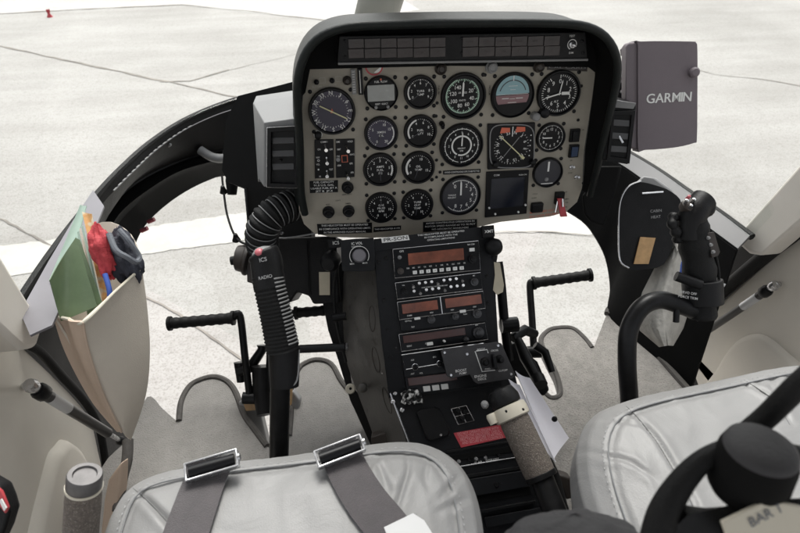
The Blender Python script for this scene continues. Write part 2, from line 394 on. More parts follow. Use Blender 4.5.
# left carpet: lobes and slot for the pedals
LC = [(60,560),(100,470),(128,438),(147,397),(163,409),(179,421),(181,402),(190,386),(203,379),(216,377),(228,382),(236,393),(244,414),(255,430),(267,446),(279,450),(289,436),(291,410),(291,390),(298,370),(308,362),(320,360),(332,365),(342,382),(358,402),(368,425),(376,445),(385,480),(380,560)]
sheetc = sheet('carpet_pile', LC, FL+0.010, 0.035, 'carpet', '', '', parent=cl)
binding([(179,421),(181,402),(190,386),(203,379),(216,377),(228,382),(236,393),(244,414),(255,430),(267,446)], FL+0.010, 0.0068, cl)
binding([(289,436),(291,410),(291,390),(298,370),(308,362),(320,360),(332,365),(342,382),(358,402),(368,425),(376,445)], FL+0.010, 0.0068, cl)
cr_ = thing('floor_carpet', 'worn beige grey carpet in the right footwell beside the folded papers', 'carpet', (0.45,0.6,FL), 'footwell carpets')
RC = [(520,560),(530,440),(526,395),(534,380),(542,390),(551,398),(560,394),(557,376),(548,358),(541,341),(548,331),(560,328),(573,329),(584,338),(592,348),(599,334),(607,314),(613,309),(640,335),(685,386),(730,430),(740,560)]
sheet('carpet_pile', RC, FL+0.010, 0.035, 'carpetr', '', '', parent=cr_)
binding([(534,380),(542,390),(551,398),(560,394),(557,376),(548,358),(541,341),(548,331),(560,328),(573,329),(584,338),(592,348)], FL+0.008, 0.0068, cr_)
binding([(607,314),(613,309),(640,335),(685,386),(700,400)], FL+0.012, 0.008, cr_)

# ================================================================== NOSE FRAME / WALLS
nf = thing('nose_frame', 'black curved nose frame below the windscreen on the left with a stitched lip', 'airframe', (-0.6,1.1,1.0), 'black nose sills')
A = [(310,84),(262,93),(225,103),(185,120),(150,143),(120,170),(95,197),(70,228),(45,262),(18,303)]
B = [(312,95),(262,103),(225,112),(190,127),(160,147),(135,170),(115,190),(100,207),(85,232),(62,265),(42,300)]
C = [(300,130),(262,138),(225,150),(207,153),(175,163),(142,179),(118,197),(108,212),(95,240),(75,280),(60,320)]
C2 = [(300,150),(262,150),(226,158),(207,163),(178,172),(148,190),(125,208),(114,222),(100,250),(85,290),(72,330)]
D = [(300,185),(262,182),(226,176),(207,181),(185,192),(165,206),(148,222),(138,238),(130,262),(120,300),(105,360)]
n = 40
rA = resample([atz(x,y,1.75-.58) for x,y in A], n); rB = resample([atz(x,y,1.75-.60) for x,y in B], n)
rC = resample([atz(x,y,1.75-.70) for x,y in C], n); rC2 = resample([atz(x,y,1.75-.715) for x,y in C2], n); rD = resample([atz(x,y,1.75-.86) for x,y in D], n)
m_ = MB(); m_.tube(rA, 0.007, 8); m_.build('window_seal', 'rubber', nf)
m_ = MB(); m_.slab([rA, rB], 0.006); m_.build('sill_trim', 'bleather', nf)
mid = [a.lerp(b, 0.5)+V((0.012,-0.006,0)) for a, b in zip(rB, rC)]
m_ = MB(); m_.slab([rB, mid, rC], 0.006); m_.build('upper_wall', 'bleather', nf)
m_ = MB(); m_.tube(rC, 0.004, 8); m_.build('lip', 'bmetal', nf)
m_ = MB(); m_.slab([rC, [a.lerp(b, 0.5)+V((-0.03,0.02,0)) for a, b in zip(rC2, rC)], rC2, [a.lerp(b, 0.5)+V((-0.03,0.015,0)) for a, b in zip(rC2, rD)], rD], 0.006); m_.build('lower_wall', 'bmatte', nf)
st = MB(); q = resample([atz(x,y,1.75-.596) for x,y in B], 260)
for i in range(90, 172, 5):
    a, b = q[i], q[i+3]; w = (V((b.y-a.y, a.x-b.x, 0))).normalized()*0.0016
    st.ngon([a-w, b-w, b+w, a+w], (0,0,0.002))
st.build('stitching', 'stitchw', nf)
q = resample([atz(x,y,1.75-.597) for x,y in B], 60); e = MB(); e.tube(q[8:40], 0.0013, 6); e.build('edge_bead', 'trimg', nf)
for (x, y) in ((228,119),(168,146),(122,182)):
    sc = MB(); c_ = atz(x, y, 1.75-.62); sc.lathe(c_, (0.6,-0.6,0.5), [(0.004,0),(0.004,0.014),(0.002,0.017)], 12); sc.build('screw', 'grey', nf)
# grey door-post trim behind the pocket
m_ = MB(); m_.ngon([atz(x,y,1.75-.572) for x,y in ((93,190),(104,206),(92,236),(70,285),(52,325),(30,335),(20,312),(48,262),(72,222))], (0,0,-0.004)); m_.build('post_trim', 'trimg', nf)
# red fasteners under the lip
for (x,y) in ((148,222),(141,231)):
    sc = MB(); sc.lathe(atz(x,y,1.75-.85), (1,0,0.4), [(0.006,0),(0.006,0.02)], 10); sc.build('fastener', 'pink', nf)
# strut bracket at the end of the lip
m_ = MB(); m_.tube(cr([at(200,150,1.5), at(212,157,1.5), at(225,158,1.5), at(238,150,1.5)], 6), [0.012]*19, 10); m_.build('bracket', 'grey', nf)

nr_ = thing('nose_frame', 'black side wall of the nose on the right, topped by a pale grey sill', 'airframe', (0.6,1.0,1.0), 'black nose sills')
A2 = [(600,138),(632,155),(660,172),(690,193),(720,213),(752,237)]
B2 = [(590,148),(625,168),(650,186),(675,204),(705,226),(738,250)]
D2 = [(560,206),(585,222),(600,243),(608,262),(612,290),(611,316),(640,347),(692,390)]
zD = [1.75-.84,1.75-.87,1.75-.90,1.75-.94,1.75-.99,FL+0.01,FL,FL]
n = 36
sA = resample([atz(x,y,1.75-.68) for x,y in A2], n); sB = resample([atz(x,y,1.75-.70) for x,y in B2], n)
sD = resample([atz(x,y,z) for (x,y),z in zip(D2,zD)], n)
m_ = MB(); m_.tube(sA, 0.008, 8); m_.build('window_seal', 'rubber', nr_)
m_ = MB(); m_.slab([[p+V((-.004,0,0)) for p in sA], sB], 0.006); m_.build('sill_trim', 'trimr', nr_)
m_ = MB(); m_.slab([sB, [a.lerp(b,.5) for a,b in zip(sB,sD)], sD], 0.006); m_.build('side_wall', 'bmatte', nr_)
m_ = MB(); m_.tube(sD[:22], 0.005, 8); m_.build('window_edge', 'bmetal', nr_)
# black jambs along the door openings
m_ = MB(); m_.prism([atx(x,y,0.77) for x,y in ((735,243),(800,190),(860,150),(860,220),(800,262),(755,300),(715,345),(720,420),(690,430),(676,390),(690,330))], (0.02,0,0)); m_.build('door_jamb', 'bleather', nr_)
m_ = MB(); m_.tube([atx(x,y,0.74) for x,y in spl([(662,380),(688,330),(700,312),(730,285),(775,248),(840,200)],6)], 0.016, 10); m_.build('door_seal', 'rubber', nr_)
m_ = MB(); m_.prism([atx(x,y,-0.78) for x,y in ((-40,290),(20,330),(55,290),(95,215),(135,250),(138,440),(120,500),(112,560),(70,560),(80,440),(60,410),(20,370))], (-0.02,0,0)); m_.build('door_jamb', 'bleather', nf)
m_ = MB(); m_.tube([atx(x,y,-0.735) for x,y in spl([(22,342),(40,352),(62,376),(84,400),(98,424),(104,450),(107,475),(112,520)],6)], 0.008, 10); m_.build('door_seal', 'rubber', nf)

# windscreen: panes + centre post
ws = thing('windscreen', 'clear windscreen divided by a cream centre post, above the glareshield', 'windscreen', (0,1.4,1.17))
pA = resample([atz(x,y,1.75-.575) for x,y in A], 20)[::-1]
front = [V((-0.18,1.52,1.17)), V((-0.02,1.55,1.165))]
topL = [V((-0.68+0.0*k,0.42,1.97)) for k in range(1)]
def pane(curve, side):
    nn = len(curve); rows = []
    for j in range(9):
        t = j/8; row = []
        for i, p_ in enumerate(curve):
            s_ = i/(nn-1); tp = V((side*0.70*(1-s_)+side*0.03*s_, 0.55+0.12*s_, 1.96+0.03*s_))
            q_ = p_.lerp(tp, t); bul = math.sin(math.pi*t)*0.16; q_ += V((side*0.5*(1-s_), 0.9*s_+0.35, 0.35)).normalized()*bul; row.append(q_)
        rows.append(row)
    m = MB(); m.slab(rows, 0.004); m.build('pane', 'glass', ws)
left_curve = resample(pA[:]+front, 26); right_curve = resample([p for p in resample([atz(x,y,1.75-.675) for x,y in A2],12)][::-1]+[V((0.2,1.46,1.13)), V((0.02,1.55,1.165))], 26)
pane(left_curve, -1); pane(right_curve, 1)
cp = MB(); base = at(374,42,1.62); top = at(392,-60,1.30)
for i in range(1): pass
path = cr([at(368,70,1.62), at(372,35,1.56), at(381,0,1.48), at(394,-50,1.36), V((-0.01,0.66,1.98))], 6)
rows = []
for p_ in path:
    w = 0.062
    rows.append([p_+V((math.cos(a)*w*(1 if abs(math.cos(a))<.8 else 1), math.sin(a)*0.025, 0)) for a in [2*math.pi*k/20 for k in range(20)]])
cp.grid(rows, closed=True); cp.build('centre_post', 'postg', ws)
# chin windows
for side, (rim, nm) in (('l', (rD, 0)), ('r', (sD, 0))):
    rows = []; c = rim[:30] if side == 'l' else rim[:24]
    for j in range(7):
        t = j/6; rows.append([p_.lerp(V(((-0.30 if side=='l' else 0.30), 0.92+0.2*(1-i/len(c)), FL-0.02)), t)+V((0,0.10,-0.12))*math.sin(math.pi*t) for i, p_ in enumerate(c)])
    m = MB(); m.slab(rows, 0.003)
    o = m.build('chin_window', 'glass'); tag(recentre(o), 'clear chin window ahead of the left pedals' if side=='l' else 'clear chin window ahead of the right pedal', 'window', 'chin windows')

# ================================================================== DOORS
def door(side, X, px, bulge, post, strut, lab):
    d = thing('cabin_door', lab, 'door', (X, 0.5, 0.8), 'cream cabin doors')
    m = MB(); m.prism([atx(x,y,X) for x,y in spl(px, 4, True)], (side*0.035,0,0)); m.build('door_panel', 'cream', d, bevel=0.006)
    m = MB(); P = [atx(x,y,X+side*0.004) for x,y in spl(bulge, 5, True)]; c = sum(P, V())/len(P)
    rows = [P, [p.lerp(c,.03)-V((side*0.010,0,0)) for p in P], [p.lerp(c,.10)-V((side*0.019,0,0)) for p in P], [p.lerp(c,.2)-V((side*0.022,0,0)) for p in P]]
    m.grid(rows, closed=True); m.cap(rows[-1]); m.build('armrest_moulding', 'cream', d)
    m = MB(); m.prism([atx(x,y,X-side*(0.060 if side<0 else 0.075)) for x,y in post], (side*0.05,0,0)); m.build('door_post', 'post', d, bevel=0.008)
    return d
dl = door(-1, -0.74, [(-60,290),(0,329),(37,361),(75,399),(91,422),(98,450),(103,475),(104,500),(106,560),(60,640),(-120,640),(-120,300)],
     [(22,580),(40,470),(52,445),(62,440),(78,460),(90,520),(96,580)], [(-30,210),(0,253),(28,299),(45,320),(36,348),(24,350),(-30,300)], None,
     'cream left cabin door with a curved armrest moulding, beside the document pocket')
dr = door(1, 0.75, [(900,150),(800,233),(755,272),(712,311),(697,327),(690,345),(691,362),(698,386),(720,440),(900,470)],
     [(706,410),(722,365),(738,342),(752,334),(768,335),(790,352),(830,390),(830,430)], [(732,240),(800,163),(840,120),(850,180),(800,221),(760,256),(748,254)], None,
     'cream right cabin door with a curved armrest moulding, beside the right seat')
def gas_strut(a, b, fr, r, lab):
    t = thing('gas_strut', lab, 'gas strut', a, 'door gas struts')
    d = (b-a).normalized(); m = MB(); m.lathe(a-d*0.004, d, [(0.009,0),(0.011,0.008),(0.009,0.018),(0.006,0.022)], 14); m.build('ball_joint', 'steel', t)
    k = a+d*0.03; m = MB(); m.lathe(a+d*0.018, d, [(0.010,0),(0.013,0.006),(0.013,0.02),(0.009,0.026)], 14); m.build('end_fitting', 'bmetal', t)
    e = a.lerp(b, fr); m = MB(); m.tube([a+d*0.035, e], r, 16); m.build('cylinder', 'strut', t)
    m = MB(); m.tube([e, b], r*0.45, 12); m.build('rod', 'steel', t)
    m = MB(); s0 = a+d*0.055; m.tube([s0, s0+d*0.055], r*1.03, 16); m.build('sleeve_label', 'paperw' , t)
    m = MB(); m.lathe(b-d*0.01, d, [(0.006,0),(0.009,0.006),(0.006,0.018)], 12); m.build('end_joint', 'bmetal', t)
    # wall stud
    return t
t_ = gas_strut(atx(30,385,-0.685), atx(121,441,-0.665), 0.82, 0.009, 'black gas strut on the left door pointing down to the sill')
m = MB(); m.tube([atx(30,385,-0.69), atx(24,386,-0.74)], 0.006, 10); m.build('stud', 'steel', t_)
t_ = gas_strut(atx(775,285,0.72), atx(667,358,0.70), 0.80, 0.009, 'black gas strut with a white sleeve against the right door')
m = MB(); m.tube([atx(775,285,0.72), atx(780,284,0.755)], 0.006, 10); m.build('stud', 'steel', t_)

# ================================================================== INSTRUMENT PANEL
al = R(9); PN = Plane(at(455,140,1.0), V((0,-math.cos(al), math.sin(al))))
ip = thing('instrument_panel', 'greige instrument panel full of round black gauges under a black glareshield', 'instrument panel', PN.hit(450,240))
fo = [(305,66),(302,110),(300,150),(298,190),(299,210),(304,224),(314,233),(330,237),(370,238),(420,236),(470,229),(500,222),(550,216.5),(566,212),(577,202),(582,188),(583,165),(584,150),(587,130),(591,105),(595,75),(593,50),(585,36),(450,30),(330,38),(310,52)]
m = MB(); m.prism([PN.w(*PN.uv(x,y)) for x,y in fo], -PN.n*0.004); m.build('face_plate', 'face', ip)
m = MB(); m.prism([PN.w(*PN.uv(x,y), -0.006) for x,y in [(309,70),(306,200),(320,229),(400,232),(500,217),(560,208),(575,190),(586,80)]], -PN.n*0.10); m.build('equipment_bay', 'bmatte', ip)
# hood: inner wall, padded rim, outer skin
outer = [(305,214),(301,190),(300,150),(298,112),(297,88),(300,68),(307,51),(319,38),(336,30),(360,26),(420,24),(480,23),(540,23),(578,25),(599,32),(611,44),(617,60),(617,80),(613,100),(607,126),(601,150),(596,172),(590,196)]
back = [(305,212),(302,190),(302,150),(302,112),(303,90),(304,72),(308,55),(318,43),(340,34),(365,31),(420,29),(480,28),(540,28),(570,29),(584,34),(592,46),(595,66),(593,92),(591,106),(588,128),(585,150),(584,168),(582,190)]
def hoff(i, n): # rim stand-off, less at the two lower ends
    s_ = i/(n-1); return 0.015+0.075*min(1, min(s_/0.22, (1-s_)/0.30))**1.0
N_ = 90
def respx(px, n): return [(p.x, p.y) for p in resample([V((x, y, 0)) for x, y in px], n)]
ou = respx(outer, N_); ba = respx(back, N_); rim = []; bk = []; sk = []; sk2 = []
cen = PN.uv(450,120)
for i in range(N_):
    h = hoff(i, N_); q = PN.off(h); p = q.hit(*ou[i]); rim.append(p); bk.append(PN.hit(*ba[i])+PN.n*0.001)
for i in range(N_):
    u = (rim[i]-PN.o).dot(PN.x); v = (rim[i]-PN.o).dot(PN.y); s_ = i/(N_-1)
    left = max(0, 1-s_/0.28)
    sk.append(PN.w(u*1.012-0.010*left, v+0.004*(1-left), -0.02)); sk2.append(PN.w(u*0.99-0.012*left, v-0.02*(v>0.05), -0.10))
rim_in = [r*1 for r in rim]
m = MB(); m.slab([bk, [a.lerp(b,.5) for a,b in zip(bk,rim)], rim], 0.002); m.build('hood_inner', 'bmatte', ip)
m = MB(); m.tube(rim, 0.0065, 12); m.build('hood_rim', 'hood', ip)
m = MB(); m.slab([rim, sk, sk2], -0.003); m.build('glareshield', 'hood', ip)
m = MB(); m.prism([PN.w(*PN.uv(x,y), 0.004) for x,y in [(299,84),(301,64),(312,46),(326,34),(350,27),(450,24),(575,25),(592,36),(599,60),(597,74),(588,67),(450,65.5),(310,69),(305.5,92),(302,96)]], -PN.n*0.0035); m.build('hood_recess', 'bmatte', ip)
# annunciator strip
AP = PN.off(0.028)
ap = MB(); P = [AP.hit(x,y) for x,y in ((339,36),(586,32),(588,60),(337,64))]; ap.ngon(P, -PN.n*0.034); ann = ap.build('annunciator_strip', 'bmetal', ip, bevel=0.0015)
bd = MB(); bd.tube([AP.hit(x,y)+PN.n*0.003 for x,y in ((338,63.5),(587,59.5))], 0.002, 8); bd.build('lower_bead', 'grey', ann)
wn = MB(); fr = MB()
for r in range(2):
    for c in range(13):
        if c == 6: continue
        x = 356+c*16.3; y = 43.5-0.014*(x-350)+r*10.0
        u, v = AP.uv(x, y); k = AP.sc(x, y); wn = MB(); pbox(wn, AP, u, v, 15.4*k, 8.8*k, 0, 0.0025); wn.build('warning_light', 'lens', ann, bevel=0.0005)
tx = MB()
for c in range(13):
    if c == 6: continue
    for r in range(2):
        x = 356+c*16.3; y = 43.5-0.014*(x-350)+r*10.0; u, v = AP.uv(x, y)
        wd = ['ENG OUT','ENG CHIP','TRANS OIL','TRANS TEMP','BATT HOT','ENG ICE','','FUEL LOW','GEN FAIL','ROTOR RPM','BAG DOOR','FUEL FILT','PITOT'][c] if r == 0 else ['TRANS CHIP','FUEL PUMP','A/F FILT','T/R CHIP','BATT TEMP','SC FAIL','','AUX','SPARE','LIT DOOR','IFF','TEST','DC'][c]
        put_text(tx, wd, AP, u, v, 0.0032, 0.0042, xs=0.62)
tx.build('warning_lettering', mat('dim_lettering', (0.075,0.062,0.060), 0.5), ann)
# test switch at the strip's right end
x,y = 572,44.5; u,v = AP.uv(x,y); sw = MB(); sw.lathe(AP.w(u,v,0), PN.n, [(0.0055,0),(0.0055,0.003),(0.003,0.004),(0.003,0.010),(0.0015,0.011)], 16); s0 = sw.build('test_switch', 'steel', ann)
tx = MB(); put_text(tx, 'TEST', AP, *AP.uv(572,36.2), 0.0006, 0.0045); put_text(tx, 'DIM', AP, *AP.uv(571,53), 0.0006, 0.0045); disc(tx, AP, u, v, 0.0082, 0.0005, 20, 200, 480, 0.0068); tx.build('switch_lettering', 'white', ann)
for x, y in ((345,57),(345,41),(582,41),(583,53),(462,38.5),(462,53)):
    sw = MB(); u,v = AP.uv(x,y); sw.lathe(AP.w(u,v,0), PN.n, [(0.0025,0),(0.0025,0.0012),(0.0012,0.0018)], 10); sw.build('screw', 'dial', ann)

def screws(par, u, v, d, pl=PN, r=0.0034, which=(0,1,2,3), m='dial'):
    for k in which:
        a = R(45+90*k); mb = MB(); mb.lathe(pl.w(u+math.sin(a)*d, v+math.cos(a)*d, 0), pl.n, [(r,0),(r,0.0012),(r*0.6,0.002)], 12); mb.build('screw', m, par)
def needle(par, u, v, L, deg, w=0.0016, h=0.0062, m='white', tail=0.2, name='needle'):
    a = R(deg); d = (math.sin(a), math.cos(a)); nrm = (d[1], -d[0]); mb = MB()
    mb.ngon([PN.w(u+d[0]*r+nrm[0]*s_, v+d[1]*r+nrm[1]*s_, h) for r, s_ in ((-L*tail,-w/2),(-L*tail,w/2),(L*0.85,w/2),(L,0),(L*0.85,-w/2))], PN.n*0.0006)
    return mb.build(name, m, par)
def gauge(name, x, y, rp, face='dial', sq=None, inner=0.80, bez='dial', nscrew=(0,1,2,3), sd=1.20, off=(0,0)):
    u, v = PN.uv(x, y); k = PN.sc(x, y); Rr = rp*k
    b = MB(); b.lathe(PN.w(u,v,0), PN.n, [(Rr,0),(Rr,0.005),(Rr*0.97,0.008),(Rr*(inner+0.05),0.008),(Rr*inner,0.0042),(Rr*inner,0.004)], 48)
    o = b.build(name, bez, ip)
    d = MB(); disc(d, PN, u, v, Rr*inner, 0.0044, 48); d.build('dial_face', face, o)
    screws(o, u, v, Rr*sd, which=nscrew)
    return o, u, v, Rr
def arcmarks(par, u, v, Rr, a0, a1, n, nums=None, r1=0.74, r0=0.66, w=0.0009, arc=None, m='white', numr=0.56, size=None, name='dial_markings', minor=0):
    mb = MB(); h = 0.0050
    for i in range(n):
        a = a0+(a1-a0)*i/(n-1); tick(mb, PN, u, v, Rr*r0, Rr*r1, a, w, h)
        if minor and i < n-1:
            for j in range(1, minor): aa = a+(a1-a0)/(n-1)*j/minor; tick(mb, PN, u, v, Rr*(r0+(r1-r0)*0.45), Rr*r1, aa, w*0.7, h)
    if arc: disc(mb, PN, u, v, Rr*arc[1], h, 40, arc[2], arc[3], Rr*arc[0])
    if nums:
        for i, t in enumerate(nums):
            a = R(a0+(a1-a0)*i/(len(nums)-1)); put_text(mb, t, PN, u+math.sin(a)*Rr*numr, v+math.cos(a)*Rr*numr, h, size or Rr*0.26, xs=0.9)
    return mb.build(name, m, par)
def words(par, u, v, lines, size, name='dial_lettering', m='white', dy=None, h=0.0051, xs=0.85):
    mb = MB(); dy = dy or size*1.15; n = len(lines)
    for i, t in enumerate(lines): put_text(mb, t, PN, u, v+(n-1)/2*dy-i*dy, h, size, xs=xs)
    return mb.build(name, m, par)

# ADF
o,u,v,Rr = gauge('direction_finder_gauge', 332, 111, 23.5, 'dialp', inner=0.86)
arcmarks(o,u,v,Rr,0,360,37,r1=0.70,r0=0.64,w=0.0007)
mb = MB()
for i,t in enumerate(['N','3','6','E','12','15','S','21','24','W','30','33']):
    a = i*30; put_text(mb, t, PN, u+math.sin(R(a))*Rr*0.77, v+math.cos(R(a))*Rr*0.77, 0.005, Rr*0.24, ang=-R(a))
mb.build('compass_letters', 'white', o)
needle(o,u,v,Rr*0.74,118,0.0020,tail=0.78,m='yellow')
mb = MB(); mb.ngon([PN.w(u+a,v+b,0.0058) for a,b in ((-0.003,-0.002),(0.003,-0.002),(0.0,0.006))], PN.n*0.0006); mb.build('airplane_symbol', 'redtxt', o)
kb = MB(); x,y=318,134.5; uu,vv=PN.uv(x,y); kb.lathe(PN.w(uu,vv,0), PN.n, [(0.0062,0),(0.0058,0.012),(0.004,0.013)],18); kb.build('setting_knob','bmetal',o)
kb = MB(); disc(kb,PN,uu,vv,0.0075,0.0006,24,0,360,0.0064); kb.build('knob_ring','white',o)
# digital clock/thermo
o,u,v,Rr = gauge('digital_fuel_gauge', 381, 93, 17, inner=0.90)
mb = MB(); k=PN.sc(381,93); pbox(mb,PN,u-0.0005,v+0.001,27*k,16*k,0.0045,0.0065); mb.build('display_screen','lcd',o,bevel=0.001)
words(o,u,v+Rr*0.66,['FUEL  FLOW'],0.0046); words(o,u,v-Rr*0.60,['RESET  SELECT'],0.0040)
for dx in (-6,6):
    mb = MB(); mb.lathe(PN.w(u+dx*k,v-Rr*0.76,0.0045), PN.n, [(0.0028,0),(0.0026,0.005)],14); mb.build('push_button','grey',o)
mb = MB(); mb.lathe(PN.w(u,v+Rr*0.80,0.0045), PN.n, [(0.0018,0),(0.0016,0.002)],12); mb.build('indicator_lamp','redtxt',o)
# small engine gauges
def small(name,x,y,rp,lines,a0,a1,nums,face='dial',nd=None,arc=None,clr='white'):
    o,u,v,Rr = gauge(name,x,y,rp,face,inner=0.82)
    arcmarks(o,u,v,Rr,a0,a1,len(nums) if nums else 9,nums,r1=0.77,r0=0.68,w=0.0010,numr=0.54,size=Rr*0.22,arc=arc,minor=5)
    words(o,u,v-Rr*0.02,lines,Rr*0.185,dy=Rr*0.20,xs=1.0)
    if nd is not None: needle(o,u,v,Rr*0.70,nd,0.0014,tail=0.0,m='dialg')
    return o
small('engine_oil_gauge',420,92,16.5,['TURB','TEMP'],-120,120,['0','2','4','6','7','8','9'],nd=230,arc=(0.70,0.78,-120,-60))
small('torque_oil_gauge',381,133,17,['XMSN','OIL'],-150,150,['0','','5','','10','15','','20'],face='dialp',nd=200,arc=(0.70,0.76,60,150))
small('fuel_quantity_gauge',420,131,16.5,['FUEL','QTY'],-120,110,['0','2','4','6','8','10'],nd=240,arc=(0.68,0.78,-120,-20))
small('transmission_oil_gauge',380,169,17,['AMPS','FUEL','PSI'],-120,120,['0','1','2','3','4','5','6'],nd=180,arc=(0.66,0.74,70,120))
small('gas_producer_gauge',418,167,16.5,['OIL','TEMP'],-120,110,['0','5','','10','','15'],nd=200,arc=(0.66,0.78,-120,-40))
small('oil_pressure_gauge',381,207,16,['GAS','PROD','RPM'],-155,155,['0','2','4','6','8','10','11'],nd=0)
small('ammeter_gauge',417,204,16,['TURB','OUT','TEMP'],-150,150,['0','2','4','6','8','10'],nd=190)
# airspeed
o,u,v,Rr = gauge('airspeed_indicator',463,96,22.5,inner=0.86,off=(0,0))
u-=Rr*0.05; v+=Rr*0.02
arcmarks(o,u,v,Rr,30,390,16,None,r1=0.72,r0=0.60,w=0.0014,m='green',arc=(0.705,0.74,30,340),minor=4)
arcmarks(o,u,v,Rr,60,330,7,['20','40','60','80','100','120','140'],r1=0.60,r0=0.56,w=0.001,numr=0.42,size=Rr*0.23,name='dial_numbers')
words(o,u,v+Rr*0.14,['AIR  SPEED'],0.0046,xs=0.7); words(o,u,v-Rr*0.18,['KNOTS'],0.0042)
needle(o,u,v,Rr*0.62,2,0.0028,tail=0)
# attitude
o,u,v,Rr = gauge('attitude_indicator',512,95,21.5,inner=0.90)
mb=MB(); rr=Rr*0.80; uu=u-Rr*0.02; vv=v+Rr*0.06
mb.poly([PN.w(uu+math.sin(R(a))*rr*0.95,vv+math.cos(R(a))*rr,0.0052) for a in range(-92,93,6)]); mb.build('sky_half','skyblue',o)
mb=MB(); mb.poly([PN.w(uu+math.sin(R(a))*rr*0.95,vv+math.cos(R(a))*rr,0.0052) for a in range(92,269,6)]); mb.build('ground_half','earth',o)
mb=MB(); disc(mb,PN,uu,vv,rr*0.78,0.0056,30,-75,75,rr*0.73); mb.build('bank_arc','dialg',o)
mb=MB(); tick(mb,PN,uu,vv,rr*0.72,rr*1.0,0,0.0016,0.0058)
quad(mb,PN,uu,vv,rr*1.8,0.0007,0.0056)
for dy,w in ((0.25,0.3),(0.45,0.5),(-0.25,0.3),(-0.45,0.5)): quad(mb,PN,uu,vv+dy*rr,w*rr,0.0007,0.0056)
quad(mb,PN,uu-rr*0.4,vv-rr*0.22,rr*0.4,0.0012,0.0058); quad(mb,PN,uu+rr*0.4,vv-rr*0.22,rr*0.4,0.0012,0.0058); mb.build('horizon_lines','white',o)
mb=MB(); mb.poly([PN.w(uu+math.sin(R(a))*rr*0.98,vv+math.cos(R(a))*rr*1.01,0.0060) for a in range(118,243,6)]); mb.build('lower_mask','dial',o)
kb=MB(); uu2,vv2=PN.uv(534,115.5); kb.lathe(PN.w(uu2,vv2,0),PN.n,[(0.0075,0),(0.0072,0.014),(0.005,0.016)],20); kb.build('caging_knob','grey',o)
# altimeter
o,u,v,Rr = gauge('altimeter',558,93,21.5,inner=0.86)
arcmarks(o,u,v,Rr,0,324,10,['0','1','2','3','4','5','6','7','8','9'],r1=0.80,r0=0.66,w=0.0013,numr=0.52,size=Rr*0.26,minor=5)
needle(o,u,v,Rr*0.60,10,0.0018,tail=0.1); needle(o,u,v,Rr*0.70,256,0.0022,tail=0.1,h=0.0072)
mb=MB(); pbox(mb,PN,u+Rr*0.30,v,Rr*0.36,Rr*0.13,0.0046,0.0058); mb.build('pressure_window','white',o); words(o,u-Rr*0.1,v-Rr*0.34,['ALT'],0.0055)
kb=MB(); uu2,vv2=PN.uv(543,112); kb.lathe(PN.w(uu2,vv2,0),PN.n,[(0.0088,0),(0.0085,0.012),(0.006,0.014)],20); kb.build('setting_knob','dial',o)
# dual tachometer
o,u,v,Rr = gauge('rotor_tachometer',461,145,21.7,inner=0.88)
arcmarks(o,u,v,Rr,-150,180,12,None,r1=0.80,r0=0.72,w=0.0011,arc=(0.745,0.77,-170,180),minor=2)
arcmarks(o,u,v,Rr,-150,180,12,['0','1','2','3','4','5','6','7','8','9','10','11'],r1=0.46,r0=0.40,w=0.001,numr=0.58,size=Rr*0.15,arc=(0.40,0.47,-150,200),name='inner_scale')
words(o,u,v-Rr*0.18,['PERCENT','RPM'],0.0040); needle(o,u,v,Rr*0.40,2,0.0022,tail=0); needle(o,u,v,Rr*0.62,3,0.0015,tail=0,h=0.0056)
# torque
o,u,v,Rr = gauge('torque_meter',460,195,20.3,'dialg',inner=0.88)
arcmarks(o,u,v,Rr,-30,205,9,['0','1','2','3','4','5','6','7','8'],r1=0.80,r0=0.70,w=0.0012,numr=0.56,size=Rr*0.26,arc=(0.775,0.80,-30,230),minor=4)
words(o,u-Rr*0.42,v+Rr*0.0,['TORQUE','PERCENT'],0.0044); needle(o,u,v+Rr*0.05,Rr*0.72,0,0.0030,tail=0)
# clock, turn indicator
o,u,v,Rr = gauge('panel_clock',550,137,14.2,inner=0.84)
arcmarks(o,u,v,Rr,0,330,12,['12','1','2','3','4','5','6','7','8','9','10','11'],r1=0.82,r0=0.74,w=0.0009,numr=0.56,size=Rr*0.24,arc=(0.80,0.82,0,360)); needle(o,u,v,Rr*0.62,272,0.0020,tail=0.1)
o,u,v,Rr = gauge('turn_indicator',547,172,14.7,'dialg',inner=0.86)
mb=MB(); quad(mb,PN,u,v+Rr*0.42,0.0036,Rr*0.66,0.0052); quad(mb,PN,u,v-Rr*0.72,Rr*0.8,0.0016,0.0052); mb.build('turn_needle','white',o)
mb=MB(); mb.lathe(PN.w(u-Rr*0.04,v-Rr*0.45,0.0045),PN.n,[(0.0040,0),(0.003,0.002),(0.001,0.0026)],16); mb.build('slip_ball','grey',o)
# HSI square
def sqpoly(x0,y0,x1,y1,sl=0.0,r=0): return [(x0,y0),(x1,y0+sl*(x1-x0)),(x1,y1+sl*(x1-x0)),(x0,y1)]
b=MB(); b.ngon([PN.w(*PN.uv(x,y)) for x,y in [(487,169),(533,167),(534.5,122),(487,123.5)]], PN.n*0.005); hs=b.build('situation_indicator','dial',ip,bevel=0.0012)
HP=[(511+22*math.copysign(abs(math.cos(R(a)))**0.45,math.cos(R(a))),145.3+21.5*math.copysign(abs(math.sin(R(a)))**0.45,math.sin(R(a)))) for a in range(0,360,8)]
b=MB(); b.tube([PN.w(*PN.uv(x,y),0.0062) for x,y in HP+HP[:1]],0.0011,8,cap=False); b.build('bezel_ring','grey',hs)
u,v=PN.uv(510.5,146); Rr=18.5*PN.sc(511,145)
mb=MB()
for i,t in enumerate(['N','3','6','E','12','15','S','21','24','W','30','33']):
    a=i*30+12; put_text(mb,t,PN,u+math.sin(R(a))*Rr*0.74,v+math.cos(R(a))*Rr*0.74,0.0056,Rr*0.23,ang=-R(a))
